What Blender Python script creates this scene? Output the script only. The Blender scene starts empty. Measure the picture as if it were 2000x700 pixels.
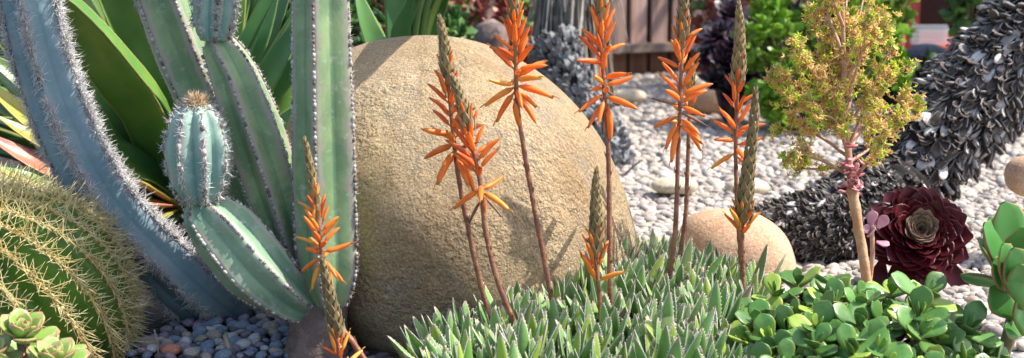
import bpy, bmesh, math, random
import numpy as np
from mathutils import Vector, Matrix, Quaternion
rng = np.random.default_rng(11)
random.seed(5)
PI = math.pi
sc = bpy.context.scene
COL = sc.collection
# ------------------------------------------------------------------ camera and projection
H = 0.62; F = 2747.0; PITCH = math.radians(9.25)
cam_d = bpy.data.cameras.new("camera"); cam = bpy.data.objects.new("camera", cam_d); COL.objects.link(cam)
cam.location = (0, 0, H); cam.rotation_euler = (PI/2 - PITCH, 0, 0)
cam_d.sensor_fit = 'HORIZONTAL'; cam_d.angle = 2*math.atan(1000.0/F)
cam_d.clip_start = 0.02; cam_d.clip_end = 500
cam_d.dof.use_dof = True; cam_d.dof.focus_distance = 2.2; cam_d.dof.aperture_fstop = 6.0
sc.camera = cam
def at(px, py, D):
    """the point D metres in front that the photo shows at pixel (px, py) of 2000 x 700"""
    a = (px-1000.0)/F; b = (350.0-py)/F
    dy = math.cos(PITCH)+b*math.sin(PITCH); dz = -math.sin(PITCH)+b*math.cos(PITCH)
    t = D/dy
    return np.array([a*t, D, H+dz*t])
def ground_at(px, py):
    b = (350.0-py)/F
    dy = math.cos(PITCH)+b*math.sin(PITCH); dz = -math.sin(PITCH)+b*math.cos(PITCH)
    return at(px, py, -H/dz*dy)
# ------------------------------------------------------------------ mesh building
class MB:
    def __init__(s): s.v=[]; s.q=[]; s.t=[]; s.p=[]; s.n=0
    def add(s, v, q=None, t=None, p=None):
        v = np.asarray(v, float).reshape(-1,3)
        if q is not None and len(q): s.q.append(np.asarray(q,int).reshape(-1,4)+s.n)
        if t is not None and len(t): s.t.append(np.asarray(t,int).reshape(-1,3)+s.n)
        s.p.append(np.zeros((len(v),3)) if p is None else np.broadcast_to(np.asarray(p,float), (len(v),3)))
        s.v.append(v); s.n += len(v)
    def arrays(s):
        return (np.concatenate(s.v), np.concatenate(s.q) if s.q else np.zeros((0,4),int),
                np.concatenate(s.t) if s.t else np.zeros((0,3),int), np.concatenate(s.p))
    def mesh(s, name, material, origin=(0,0,0), smooth=True):
        v,q,t,p = s.arrays(); v = v-np.asarray(origin)
        me = bpy.data.meshes.new(name)
        me.vertices.add(len(v)); me.vertices.foreach_set("co", v.astype(np.float32).ravel())
        nl = q.size+t.size
        me.loops.add(nl); me.loops.foreach_set("vertex_index", np.concatenate([q.ravel(), t.ravel()]).astype(np.int32))
        me.polygons.add(len(q)+len(t))
        ls = np.concatenate([np.arange(len(q))*4, q.size+np.arange(len(t))*3]).astype(np.int32)
        me.polygons.foreach_set("loop_start", ls)
        me.polygons.foreach_set("use_smooth", np.full(len(q)+len(t), smooth))
        me.update(calc_edges=True)
        c = me.attributes.new("pat", 'FLOAT_VECTOR', 'POINT'); c.data.foreach_set("vector", p.astype(np.float32).ravel())
        me.materials.append(material); me.validate()
        return me
    def build(s, name, material, parent=None, smooth=True, loc=None):
        org = ORG[parent.name] if parent is not None else (np.zeros(3) if loc is None else np.asarray(loc,float))
        o = bpy.data.objects.new(name, s.mesh(name, material, org, smooth)); COL.objects.link(o)
        if parent is not None: o.parent = parent
        else: o.location = org
        ORG[o.name] = org
        return o
ORG = {}
def tag(o, label=None, cat=None, group=None, kind=None):
    if label: o['label']=label
    if cat: o['category']=cat
    if group: o['group']=group
    if kind: o['kind']=kind
    return o
def thing(name, label, cat, loc, group=None):
    o = bpy.data.objects.new(name, None); COL.objects.link(o); o.location = loc; o.empty_display_size=.05
    ORG[o.name] = np.asarray(loc,float)
    return tag(o, label, cat, group)
def copy_tree(o, loc, rot=None, scale=None, label=None):
    c = o.copy(); COL.objects.link(c); c.location = loc
    if rot is not None: c.rotation_euler = rot
    if scale is not None: c.scale = (scale,)*3
    if label: c['label'] = label
    for ch in o.children:
        d = ch.copy(); COL.objects.link(d); d.parent = c
        for g in ch.children:
            e = g.copy(); COL.objects.link(e); e.parent = d
    return c
def nrm(a):
    a = np.asarray(a,float); return a/np.maximum(np.linalg.norm(a,axis=-1,keepdims=True),1e-9)
def cr(pts, n):
    """Catmull-Rom through the control rows, n samples"""
    P = np.asarray(pts,float)
    if P.ndim==1: P=P[:,None]
    k=len(P); Q=np.vstack([2*P[0]-P[1], P, 2*P[-1]-P[-2]])
    u=np.linspace(0,k-1,n); i=np.minimum(u.astype(int),k-2); f=(u-i)[:,None]
    a,b,c,d=Q[i],Q[i+1],Q[i+2],Q[i+3]
    return .5*((2*b)+(c-a)*f+(2*a-5*b+4*c-d)*f**2+(-a+3*b-3*c+d)*f**3)
def frames(P, hint=None):
    T = nrm(np.gradient(P,axis=0)); N=np.zeros_like(T)
    h = np.array([.3,-1,.2]) if hint is None else np.asarray(hint,float)
    for i in range(len(P)):
        h = h-T[i]*np.dot(h,T[i]); h=h/max(np.linalg.norm(h),1e-9); N[i]=h
    return T,N,np.cross(T,N)
def gridfaces(n,m):
    i,j=np.meshgrid(np.arange(n-1),np.arange(m),indexing='ij'); j2=(j+1)%m
    return np.stack([i*m+j,i*m+j2,(i+1)*m+j2,(i+1)*m+j],-1).reshape(-1,4)
def tube(mb,P,R,m=8,rnd=0.,bump=0.):
    P=np.asarray(P,float); n=len(P); R=np.broadcast_to(np.asarray(R,float),(n,))
    T,N,B=frames(P); a=np.arange(m)*2*PI/m
    rr=R[:,None]*(1+bump*rng.normal(size=(n,m)))
    v=P[:,None]+rr[...,None]*(np.cos(a)[None,:,None]*N[:,None]+np.sin(a)[None,:,None]*B[:,None])
    g=np.repeat(np.linspace(0,1,n),m)
    v=np.vstack([v.reshape(-1,3),P[:1]-T[:1]*R[0]*.3,P[-1:]+T[-1:]*R[-1]*.5]); k=n*m
    j=np.arange(m); tr=np.vstack([np.stack([np.full(m,k),(j+1)%m,j],-1), np.stack([np.full(m,k+1),(n-1)*m+j,(n-1)*m+(j+1)%m],-1)])
    p=np.zeros((len(v),3)); p[:k,1]=g; p[k+1,1]=1; p[:,2]=rnd
    mb.add(v,gridfaces(n,m),tr,p)
def leaf_geo(P,N,w,t,chan=0.,m=8,rnd=0.):
    """a closed leaf along P; N upper-face normals; w half width, t half thickness, chan lifts the margins"""
    P=np.asarray(P,float); n=len(P); T=nrm(np.gradient(P,axis=0)); S=nrm(np.cross(T,N)); N=np.cross(S,T)
    a=np.arange(m)*2*PI/m; x=np.cos(a); z=np.sin(a)
    w=np.asarray(w)[:,None]; t=np.asarray(t)[:,None]; ch=np.broadcast_to(np.asarray(chan,float),(n,))[:,None]
    v=P[:,None]+S[:,None]*(w*x)[...,None]+N[:,None]*(t*z+ch*(w*x**2))[...,None]
    p=np.zeros((n,m,3)); p[...,0]=np.abs(x)[None]; p[...,1]=np.linspace(0,1,n)[:,None]; p[...,2]=rnd
    return v.reshape(-1,3), gridfaces(n,m), p.reshape(-1,3)
def template(n,m,wf,tf,chan=0.,bend=0.,curl=None):
    """unit leaf from the origin along +Y, face +Z"""
    u=np.linspace(0,1,n)
    P=np.stack([np.zeros(n),u,bend*u**2],-1)
    if curl is not None: P=curl(u)
    N=np.tile([0,0,1.],(n,1))
    if curl is not None:
        T=nrm(np.gradient(P,axis=0)); N=np.stack([np.zeros(n),-T[:,2],T[:,1]],-1)
    return leaf_geo(P,N,wf(u),tf(u),chan,m)
def inst(mb,tmpl,locs,Rs,scales,rnds=None,smul=None):
    """many copies of a template in one mesh. Rs (k,3,3) with columns x,y,z axes"""
    v,q,p=tmpl; k=len(locs); n=len(v)
    if k==0: return
    sc3=np.asarray(scales,float)
    if sc3.ndim==1: sc3=np.repeat(sc3[:,None],3,1)
    V=np.einsum('kij,knj->kni',Rs,v[None]*sc3[:,None])+np.asarray(locs)[:,None]
    Pp=np.repeat(p[None],k,0).copy()
    Pp[...,2]=(rng.random(k) if rnds is None else np.asarray(rnds))[:,None]
    Q=q[None]+(np.arange(k)*n)[:,None,None]
    if q.shape[1]==4: mb.add(V.reshape(-1,3),Q.reshape(-1,4),None,Pp.reshape(-1,3))
    else: mb.add(V.reshape(-1,3),None,Q.reshape(-1,3),Pp.reshape(-1,3))
def axes(Y,Z,roll=None):
    """rotation matrices with local y along Y and local z near Z"""
    Y=nrm(Y); Z=np.broadcast_to(np.asarray(Z,float),Y.shape); Z=Z-Y*np.sum(Y*Z,-1,keepdims=True)
    bad=np.linalg.norm(Z,axis=-1)<1e-5
    if bad.any(): Z=Z.copy(); Z[bad]=np.cross(Y[bad],[1,.2,0.1])
    Z=nrm(Z); X=np.cross(Y,Z)
    if roll is not None:
        c,s=np.cos(roll)[:,None],np.sin(roll)[:,None]; X,Z=c*X+s*Z,-s*X+c*Z
    return np.stack([X,Y,Z],-1)
def rotz_to(axis, spin=0.):
    z=nrm(np.asarray(axis,float)); x=np.cross([0.13,1,0.07],z); x=nrm(x); y=np.cross(z,x)
    c,s=math.cos(spin),math.sin(spin); x,y=c*x+s*y,-s*x+c*y
    return np.stack([x,y,z],-1)
def ico(sub):
    bm=bmesh.new(); bmesh.ops.create_icosphere(bm,subdivisions=sub,radius=1)
    v=np.array([x.co[:] for x in bm.verts]); f=np.array([[w.index for w in x.verts] for x in bm.faces]); bm.free()
    return v,f
ICO1=ico(1); ICO2=ico(2)
CONE=(np.array([[.5,0,-.29],[-.5,0,-.29],[0,0,.58],[0,1,0]]),np.array([[0,1,3],[1,2,3],[2,0,3]]),np.array([[0,0,0],[0,0,0],[0,0,0],[0,1,0.]]))
def hair_tmpl(bend,ratio=.045):
    u=np.array([0,.35,.7]); tri=CONE[0][:3]*np.array([1,1,ratio])
    v=[]; 
    for k,uu in enumerate(u): v.append(tri*np.array([1-.6*uu,0,1-.6*uu])+np.array([0,uu,bend*uu*uu]))
    v=np.vstack(v+[np.array([[0,1,bend]])])
    f=[]
    for k in range(2):
        for j in range(3):
            a,b=k*3+j,k*3+(j+1)%3; f+= [[a,b,b+3],[a,b+3,a+3]]
    f+=[[6,7,9],[7,8,9],[8,6,9]]
    p=np.zeros((10,3)); p[:,1]=[0]*3+[.35]*3+[.7]*3+[1]
    return v,np.array(f),p
def noise3(v,f,seed=0,octs=3):
    """cheap smooth noise, sum of rotated sines"""
    r=np.random.default_rng(seed); out=0
    for o in range(octs):
        for k in range(5):
            d=r.normal(size=3); d/=np.linalg.norm(d); out=out+np.sin(v@d*f*(1.9**o)*(0.7+.6*r.random())+r.random()*7)/(1.9**o)
    return out/6
# ------------------------------------------------------------------ materials
def newmat(name):
    m=bpy.data.materials.new(name); m.use_nodes=True; nt=m.node_tree
    b=nt.nodes['Principled BSDF']; return m,nt,b
def rgba(c): return (c[0],c[1],c[2],1)
class NT:
    def __init__(s,nt): s.nt=nt
    def n(s,t,**k):
        x=s.nt.nodes.new(t)
        for a,b in k.items(): setattr(x,a,b)
        return x
    def l(s,a,b): s.nt.links.new(a,b)
    def val(s,x,sock):
        if isinstance(x,(int,float)): sock.default_value=x
        elif isinstance(x,tuple): sock.default_value=rgba(x)
        else: s.l(x,sock)
    def mix(s,fac,a,b,blend='MIX'):
        x=s.n('ShaderNodeMix',data_type='RGBA',blend_type=blend); s.val(fac,x.inputs[0]); s.val(a,x.inputs[6]); s.val(b,x.inputs[7]); return x.outputs[2]
    def math(s,op,a,b=0.,c=0.):
        x=s.n('ShaderNodeMath',operation=op); s.val(a,x.inputs[0]); s.val(b,x.inputs[1]); s.val(c,x.inputs[2]); return x.outputs[0]
    def step(s,x,lo,hi):
        m=s.n('ShaderNodeMapRange',interpolation_type='SMOOTHSTEP'); s.l(x,m.inputs[0]); m.inputs[1].default_value=lo; m.inputs[2].default_value=hi; return m.outputs[0]
    def noise(s,vec,scale,detail=3,rough=.55,dist=0):
        x=s.n('ShaderNodeTexNoise'); x.inputs['Scale'].default_value=scale; x.inputs['Detail'].default_value=detail; x.inputs['Roughness'].default_value=rough
        x.inputs['Distortion'].default_value=dist
        if vec is not None: s.l(vec,x.inputs['Vector'])
        return x.outputs[0]
    def vor(s,vec,scale,out='Distance',feature='F1',rand=1.):
        x=s.n('ShaderNodeTexVoronoi',feature=feature); x.inputs['Scale'].default_value=scale; x.inputs['Randomness'].default_value=rand
        if vec is not None: s.l(vec,x.inputs['Vector'])
        return x.outputs[out]
    def ramp(s,fac,stops):
        x=s.n('ShaderNodeValToRGB'); e=x.color_ramp.elements
        while len(e)<len(stops): e.new(.5)
        for k,(p,c) in enumerate(stops): e[k].position=p; e[k].color=rgba(c)
        s.l(fac,x.inputs[0]); return x.outputs[0]
    def bump(s,h,strength,dist):
        x=s.n('ShaderNodeBump'); x.inputs['Strength'].default_value=strength; x.inputs['Distance'].default_value=dist; s.l(h,x.inputs['Height']); return x.outputs[0]
    def coord(s): return s.n('ShaderNodeTexCoord').outputs['Object']
    def pos(s): return s.n('ShaderNodeNewGeometry').outputs['Position']
    def pat(s):
        a=s.n('ShaderNodeAttribute'); a.attribute_name='pat'; x=s.n('ShaderNodeSeparateXYZ'); s.l(a.outputs['Vector'],x.inputs[0]); return x.outputs
def plantmat(name,c1,c2,edge=None,elo=.85,ehi=.98,tip=None,tlo=.75,thi=1.,base=None,bhi=.25,rough=.42,transl=.12,ns=30.,bump=.0,bscale=120,spec=.5,var=.35,alt=None,altp=.85,coat=0.,dry=None):
    """leaf or stem skin: c1..c2 by noise, per-leaf brightness, coloured margin, tip and base (pigment, except the lit-looking margins of dark dry trunk leaves)"""
    m,nt,b=newmat(name); k=NT(nt); e,g,r=k.pat(); pos=k.pos()
    col=k.mix(k.step(k.noise(pos,ns,3),.36,.64),c1,c2)
    if alt: col=k.mix(k.step(r,altp,min(1,altp+.06)),col,alt)
    if base: col=k.mix(k.math('SUBTRACT',1.,k.step(g,0.,bhi)),col,base)
    if tip: col=k.mix(k.step(g,tlo,thi),col,tip)
    if edge: col=k.mix(k.step(e,elo,ehi),col,edge)
    if dry: col=k.mix(k.math('SUBTRACT',1.,k.step(r,dry[1],dry[1]+.01)),col,dry[0])
    oi=k.n('ShaderNodeObjectInfo').outputs['Random']
    br=k.math('ADD',1-var*.75,k.math('ADD',k.math('MULTIPLY',r,var),k.math('MULTIPLY',oi,var*.5)))
    x=k.n('ShaderNodeVectorMath',operation='SCALE'); k.l(col,x.inputs[0]); k.l(br,x.inputs['Scale']); col=x.outputs[0]
    k.l(col,b.inputs['Base Color'])
    rr=k.math('ADD',rough-.08,k.math('MULTIPLY',k.noise(pos,ns*3,2),.16)); k.l(rr,b.inputs['Roughness'])
    b.inputs['Specular IOR Level'].default_value=spec
    if coat: b.inputs['Coat Weight'].default_value=coat; b.inputs['Coat Roughness'].default_value=.3
    if bump: k.l(k.bump(k.noise(pos,bscale,3),bump,.004),b.inputs['Normal'])
    if transl:
        t=k.n('ShaderNodeBsdfTranslucent'); k.l(col,t.inputs[0]); mx=k.n('ShaderNodeMixShader'); mx.inputs[0].default_value=transl
        k.l(b.outputs[0],mx.inputs[1]); k.l(t.outputs[0],mx.inputs[2]); k.l(mx.outputs[0],nt.nodes['Material Output'].inputs[0])
    return m
def stonemat(name,stops,ns,grain,bump,bdist,spots=None,rough=.85,island=False):
    m,nt,b=newmat(name); k=NT(nt); pos=k.pos()
    if island:
        rnd=k.n('ShaderNodeNewGeometry').outputs['Random Per Island']; col=k.ramp(rnd,stops)
        col=k.mix(.35,col,k.ramp(k.noise(pos,grain,3),[(.3,(.25,.25,.25)),(.7,(.9,.9,.9))]),'OVERLAY')
    else:
        col=k.ramp(k.noise(pos,ns,4,.6),stops)
        g=k.noise(pos,grain,3,.7); col=k.mix(.55,col,k.ramp(g,[(.3,(.2,.2,.2)),(.7,(.82,.82,.82))]),'OVERLAY')
    if spots: col=k.mix(k.step(k.noise(pos,spots[1],3),spots[2],spots[2]+.12),col,spots[0])
    k.l(col,b.inputs['Base Color']); b.inputs['Roughness'].default_value=rough; b.inputs['Specular IOR Level'].default_value=.25
    h=k.math('ADD',k.noise(pos,grain,4,.65),k.math('MULTIPLY',k.noise(pos,grain*.35,2),.8))
    k.l(k.bump(h,bump,bdist),b.inputs['Normal'])
    return m
def plain(name,c,rough=.6,c2=None,ns=60,bump=0.,spec=.4):
    m,nt,b=newmat(name); k=NT(nt)
    if c2: k.l(k.mix(k.step(k.noise(k.pos(),ns,4),.35,.65),c,c2),b.inputs['Base Color'])
    else: b.inputs['Base Color'].default_value=rgba(c)
    b.inputs['Roughness'].default_value=rough; b.inputs['Specular IOR Level'].default_value=spec
    if bump: k.l(k.bump(k.noise(k.pos(),ns*2,4),bump,.004),b.inputs['Normal'])
    return m
# ------------------------------------------------------------------ light and sky
SUN=nrm(np.array([.60,0.0,.79]))
el=math.asin(SUN[2]); az=math.atan2(SUN[0],SUN[1])
sd=bpy.data.lights.new("sun",'SUN'); sd.energy=4.1; sd.angle=math.radians(.55); sd.color=(1,.945,.86)
so=bpy.data.objects.new("sun",sd); COL.objects.link(so); so.rotation_euler=Vector(SUN).to_track_quat('Z','Y').to_euler(); so.location=(3,0,6)
w=bpy.data.worlds.new("World"); sc.world=w; w.use_nodes=True
bg=w.node_tree.nodes['Background']; sk=w.node_tree.nodes.new('ShaderNodeTexSky'); sk.sky_type='NISHITA'; sk.sun_disc=False
sk.sun_elevation=el; sk.sun_rotation=az; sk.air_density=1.0; sk.dust_density=2.2; sk.ozone_density=.5
w.node_tree.links.new(sk.outputs[0],bg.inputs[0]); bg.inputs[1].default_value=.15
sc.view_settings.view_transform='Standard'; sc.view_settings.look='None'; sc.view_settings.exposure=0.93; sc.view_settings.gamma=1
sc.render.engine='CYCLES'; sc.cycles.use_denoising=True; sc.cycles.max_bounces=8; sc.cycles.diffuse_bounces=4; sc.cycles.sample_clamp_indirect=6
# ------------------------------------------------------------------ ground
def ground():
    m,nt,b=newmat("gravel_ground"); k=NT(nt); pos=k.pos()
    sep=k.n('ShaderNodeSeparateXYZ'); k.l(pos,sep.inputs[0])
    cell=k.n('ShaderNodeTexVoronoi'); cell.inputs['Scale'].default_value=55; k.l(pos,cell.inputs['Vector'])
    bw=k.n('ShaderNodeRGBToBW'); k.l(cell.outputs['Color'],bw.inputs[0])
    light=k.ramp(bw.outputs[0],[(.2,(.20,.19,.20)),(.5,(.38,.36,.36)),(.8,(.55,.51,.48))])
    dark=k.ramp(bw.outputs[0],[(.2,(.018,.014,.013)),(.7,(.05,.04,.038))])
    f=k.math('ADD',sep.outputs[0],k.math('MULTIPLY',k.noise(pos,3,3),.3))
    col=k.mix(k.step(f,-.05,.25),dark,light); k.l(col,b.inputs['Base Color']); b.inputs['Roughness'].default_value=.9
    k.l(k.bump(k.math('SUBTRACT',1.,cell.outputs['Distance']),.9,.012),b.inputs['Normal'])
    mb=MB(); n=80
    g=np.linspace(-1,1,n); gx=np.sign(g)*np.abs(g)**2.2*60
    X,Y=np.meshgrid(gx,gx+3,indexing='ij'); V=np.stack([X,Y,0*X-.004],-1).reshape(-1,3)
    i,j=np.meshgrid(np.arange(n-1),np.arange(n-1),indexing='ij'); q=np.stack([i*n+j,(i+1)*n+j,(i+1)*n+j+1,i*n+j+1],-1).reshape(-1,4)
    mb.add(V,q); tag(mb.build('ground',m),kind='structure')
ground()
BC=at(902,420,2.45); BA=np.array([.297,.40,.313])     # boulder centre, semi axes
def in_boulder(x,y,k=1.): return ((x-BC[0])/(BA[0]*k))**2+((y-BC[1])/(BA[1]*k))**2<1
def stones(mb,xy,size,flat=.6,z=.2,tm=ICO2,var=.35):
    v,f=tm; k=len(xy); r=np.random.default_rng(3)
    s=size*(1+var*r.normal(size=k)).clip(.45,1.9)
    ax=np.stack([s*(1+.25*r.random(k)),s*(.75+.25*r.random(k)),s*flat*(.8+.4*r.random(k))],-1)
    a=r.random(k)*2*PI; tl=r.normal(size=(k,2))*.3
    n=np.stack([tl[:,0],tl[:,1],np.ones(k)],-1); R=axes(np.stack([np.cos(a),np.sin(a),tl[:,0]*0],-1),nrm(n))
    dv=v[None]*(1+.10*np.sin(v[None]@np.array([2.1,1.3,-1.7])+r.random(k)[:,None]*6)[...,None]+.07*np.sin(v[None]@np.array([-1.3,3.1,2.7])+r.random(k)[:,None]*6)[...,None])
    V=np.einsum('kij,knj->kni',R,dv*ax[:,None])+np.concatenate([xy,(ax[:,2]*z+r.random(k)*.004)[:,None]],1)[:,None]
    mb.add(V.reshape(-1,3),None,(f[None]+(np.arange(k)*len(v))[:,None,None]).reshape(-1,3))
def light_gravel():
    m=stonemat("pale_pebbles",[(0,(.20,.175,.165)),(.22,(.37,.33,.30)),(.45,(.43,.38,.34)),(.62,(.26,.235,.22)),(.8,(.45,.38,.30)),(.92,(.55,.52,.49)),(1,(.32,.23,.18))],5,300,.3,.002,island=True)
    mb=MB(); P=[]
    D=2.15
    while D<7.3:
        st=.0142 if D<3.6 else .021
        lo=(-120 if D>2.75 else 150)/F*D; hi=1090/F*D
        x=np.arange(lo,hi,st); P.append(np.stack([x+rng.normal(size=len(x))*.007,D+rng.normal(size=len(x))*.007],-1)); D+=st*.95
    P=np.vstack(P); P=P[~in_boulder(P[:,0],P[:,1],.9)]
    near=P[:,1]<3.6
    stones(mb,P[near],.0086,var=.5); stones(mb,P[~near],.012,tm=ICO1,var=.5)
    tag(mb.build('gravel',m),kind='stuff')
light_gravel()
def dark_bits():
    m=stonemat("dark_pebbles",[(0,(.04,.035,.04)),(.3,(.07,.065,.08)),(.6,(.10,.085,.10)),(.8,(.14,.125,.13)),(1,(.07,.08,.11))],5,300,.3,.002,island=True,rough=.6)
    mb=MB(); P=[]
    for D in np.arange(1.95,2.75,.016):
        x=np.arange((200-1000)/F*D,(800-1000)/F*D,.018); P.append(np.stack([x+rng.normal(size=len(x))*.006,D+rng.normal(size=len(x))*.006],-1))
    P=np.vstack(P); pxs=1000+F*P[:,0]/P[:,1]; P=P[~in_boulder(P[:,0],P[:,1],.95)&(pxs+ (P[:,1]-2.05)*-260+rng.normal(size=len(P))*25>300)]
    Q=np.array([(x+rng.normal()*.007,y+rng.normal()*.007) for y in np.arange(1.35,1.96,.021) for x in np.arange(-.95,.95,.021)]); Q=Q[(Q[:,1]<1.95)]
    stones(mb,np.vstack([P,Q]),.0085); tag(mb.build('dark_gravel',m),kind='stuff')
    # the larger loose pebbles on top, each one an object
    cols=[((.14,.155,.22),(.21,.225,.30)),((.23,.19,.24),(.32,.27,.33)),((.16,.21,.27),(.23,.30,.37)),((.33,.27,.22),(.44,.38,.32))]
    mats=[stonemat("river_pebble_%d"%i,[(.35,a),(.65,b)],40,320,.25,.002,rough=.55) for i,(a,b) in enumerate(cols)]
    mats.append(stonemat("pale_pebble",[(.35,(.42,.40,.42)),(.65,(.60,.56,.55))],40,300,.2,.002,rough=.6))
    mats.append(stonemat("orange_pebble",[(.35,(.45,.16,.10)),(.65,(.55,.24,.15))],40,300,.2,.002,rough=.6))
    r=np.random.default_rng(8); meshes=[]
    for i in range(10):
        v,f=ICO2; s=np.array([1.15+.3*r.random(),.85+.2*r.random(),.55+.2*r.random()])
        vv=v*(1+.16*noise3(v,1.6,i+3)[:,None])*s*.0112
        mb=MB(); mb.add(vv,None,f); meshes.append([mb.mesh('pebble',mm) for mm in mats])
    n=0; placed=[]
    def put(px,py,mi,s,label,grp=None):
        nonlocal n
        g=ground_at(px,py); o=bpy.data.objects.new('pebble',meshes[n%10][mi]); COL.objects.link(o)
        o.location=(g[0],g[1],.007+.005*s*r.random()); o.scale=(s,)*3; o.rotation_euler=(r.normal()*.25,r.normal()*.25,r.random()*6.3)
        tag(o,label,'pebble',grp); n+=1; placed.append((g[0],g[1]))
    put(800/2+5,690,2,1.15,'pale blue rounded pebble in front of the dry stub','loose pebbles')
    put(493,676,4,1.25,'white oval pebble on the dark gravel beside the cactus trunk','loose pebbles')
    put(455,672,4,.9,'cream pebble just behind the dry cut stub','loose pebbles')
    put(335,698,5,1.2,'orange red pebble lying at the near edge of the gravel','loose pebbles')
    put(362,682,4,1.0,'pinkish white pebble near the orange pebble','loose pebbles')
    for _ in range(1600):
        px,py=r.uniform(255,570),r.uniform(588,708)
        if py<590+max(0,(440-px))*.55: continue
        g=ground_at(px,py)
        if any((g[0]-a)**2+(g[1]-b)**2<.0178**2 for a,b in placed): continue
        put(px,py,int(r.choice([0,0,1,1,2,2,3,3,4],1)[0]),r.uniform(.6,1.25),'smooth blue grey river pebble on the ground beside the cactus trunk','river pebbles by the cactus trunk')
        if n>250: break
dark_bits()
# ------------------------------------------------------------------ boulders and rocks
def rock(name,label,cat,c,ax,mat,sub=6,seed=1,pw=2.2,amp=.03,shear=(0,0),fine=.0):
    v,f=ico(sub)
    s=np.sum(np.abs(v)**pw,1)**(-1/pw); vv=v*s[:,None]
    vv=vv*(1+amp*noise3(v,2.2,seed,4)[:,None]+fine*noise3(v,30,seed+1,3)[:,None])
    V=vv*np.asarray(ax); V[:,0]+=shear[0]*V[:,2]; V[:,1]+=shear[1]*V[:,2]
    mb=MB(); mb.add(V+np.asarray(c),None,f); return tag(mb.build(name,mat,loc=c),label,cat)
def boulder_mat():
    m,nt,b=newmat("sandstone"); k=NT(nt); pos=k.pos()
    col=k.ramp(k.noise(pos,4.5,4,.6),[(.3,(.34,.235,.13)),(.5,(.45,.34,.21)),(.72,(.53,.43,.30))])
    col=k.mix(k.math('MULTIPLY',k.step(k.noise(pos,9,4,.6),.52,.68),.45),col,(.40,.24,.11))      # rusty patches
    col=k.mix(k.math('MULTIPLY',k.step(k.noise(pos,11,6,.75,.6),.47,.66),.6),col,(.29,.255,.205))
    col=k.mix(k.math('MULTIPLY',k.step(k.noise(pos,23,6,.8,.5),.60,.68),.5),col,(.62,.56,.45))
    gr=k.noise(pos,240,3,.75); col=k.mix(.5,col,k.ramp(gr,[(.32,(.16,.15,.13)),(.66,(.86,.84,.8))]),'OVERLAY')
    col=k.mix(k.math('MULTIPLY',k.step(k.noise(pos,420,2,.6),.62,.68),.6),col,(.12,.08,.05))
    k.l(col,b.inputs['Base Color']); b.inputs['Roughness'].default_value=.9; b.inputs['Specular IOR Level'].default_value=.2
    pit=k.math('MULTIPLY',k.noise(pos,105,2,.5),k.step(k.noise(pos,6,3),.38,.62)); h=k.math('ADD',k.math('MULTIPLY',k.noise(pos,260,4,.7),.8),k.math('ADD',k.math('MULTIPLY',k.noise(pos,24,4,.65),1.0),k.math('MULTIPLY',pit,1.9)))
    k.l(k.bump(h,.9,.010),b.inputs['Normal']); return m
SAND=boulder_mat()
rock('boulder','large rounded sandstone boulder behind the flowering aloe clump','boulder',BC,BA,SAND,7,3,2.2,.032,(-.22,.03),.0)
T2=stonemat("tan_stone",[(.3,(.42,.25,.15)),(.7,(.60,.42,.28))],9,200,.5,.004)
G2=stonemat("pale_stone",[(.3,(.45,.38,.28)),(.7,(.62,.54,.40))],9,120,.5,.004)
c=at(1440,500,2.72); rock('rock','smooth tan rock half hidden behind the aloe leaves','rock',c,(.112,.10,.094),T2,5,5,2.4,.03,(-.25,0))
for px,py,D,ax,mt,lb,sd_ in [(1385,196,5.3,(.075,.07,.055),T2,'rounded tan rock on the gravel below the dark purple aeonium',2),(1356,172,5.55,(.05,.05,.05),G2,'pale rock beside the rounded tan rock near the fence',4),
   (1225,188,5.6,(.075,.06,.028),G2,'flat yellowish stone on the gravel by the fence',6),(1460,366,3.55,(.055,.05,.022),G2,'flat cream stone on the gravel beyond the flower stalks',8),
   (1318,363,3.5,(.06,.05,.02),G2,'low sandy stone on the gravel between two flower stalks',9),(2018,345,2.75,(.052,.06,.042),T2,'brown rock behind the paddle leaved succulent',11)]:
    rock('rock',lb,'rock',at(px,py,D)*np.array([1,1,1]),ax,mt,4,sd_,2.3,.05)
# ------------------------------------------------------------------ cacti
WOOL=plantmat("areole_wool",(.40,.37,.36),(.56,.52,.49),rough=.9,transl=.1,ns=90,var=.7,alt=(.13,.10,.095),altp=.7)
SPINE=plantmat("grey_spines",(.30,.24,.22),(.55,.48,.45),rough=.7,transl=0,ns=90,var=.7)
HAIR=plantmat("white_hair",(.72,.70,.69),(.85,.83,.82),rough=.8,transl=.3,ns=50,var=.5,alt=(.30,.22,.19),altp=.92)
def cactus_skin(name,c1,c2,crest,valley,scar):
    m,nt,b=newmat(name); k=NT(nt); e,g,r=k.pat(); pos=k.pos()
    col=k.mix(k.step(k.noise(pos,9,4,.6,.6),.38,.62),c1,c2)
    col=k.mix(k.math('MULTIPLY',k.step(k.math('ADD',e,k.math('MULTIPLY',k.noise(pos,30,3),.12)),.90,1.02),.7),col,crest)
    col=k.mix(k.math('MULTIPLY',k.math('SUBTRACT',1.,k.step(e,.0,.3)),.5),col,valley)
    sc_=k.math('MULTIPLY',k.step(k.noise(pos,16,5,.7,.4),.60,.70),k.step(e,.2,.6)); col=k.mix(k.math('MULTIPLY',sc_,.7),col,scar)
    st=k.math('MULTIPLY',k.step(k.noise(pos,22,4,.7,.8),.46,.62),k.step(e,.62,.9)); col=k.mix(k.math('MULTIPLY',st,.6),col,scar)
    col=k.mix(k.math('MULTIPLY',k.step(k.noise(pos,70,4,.7),.56,.68),.3),col,(.5,.55,.5)); col=k.mix(k.math('MULTIPLY',k.step(k.noise(pos,45,5,.75,.5),.64,.70),.7),col,(.22,.17,.12))
    k.l(col,b.inputs['Base Color']); b.inputs['Roughness'].default_value=.5; b.inputs['Specular IOR Level'].default_value=.4
    b.inputs['Subsurface Weight'].default_value=.0
    k.l(k.bump(k.noise(pos,60,3),.25,.003),b.inputs['Normal']); return m
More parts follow.
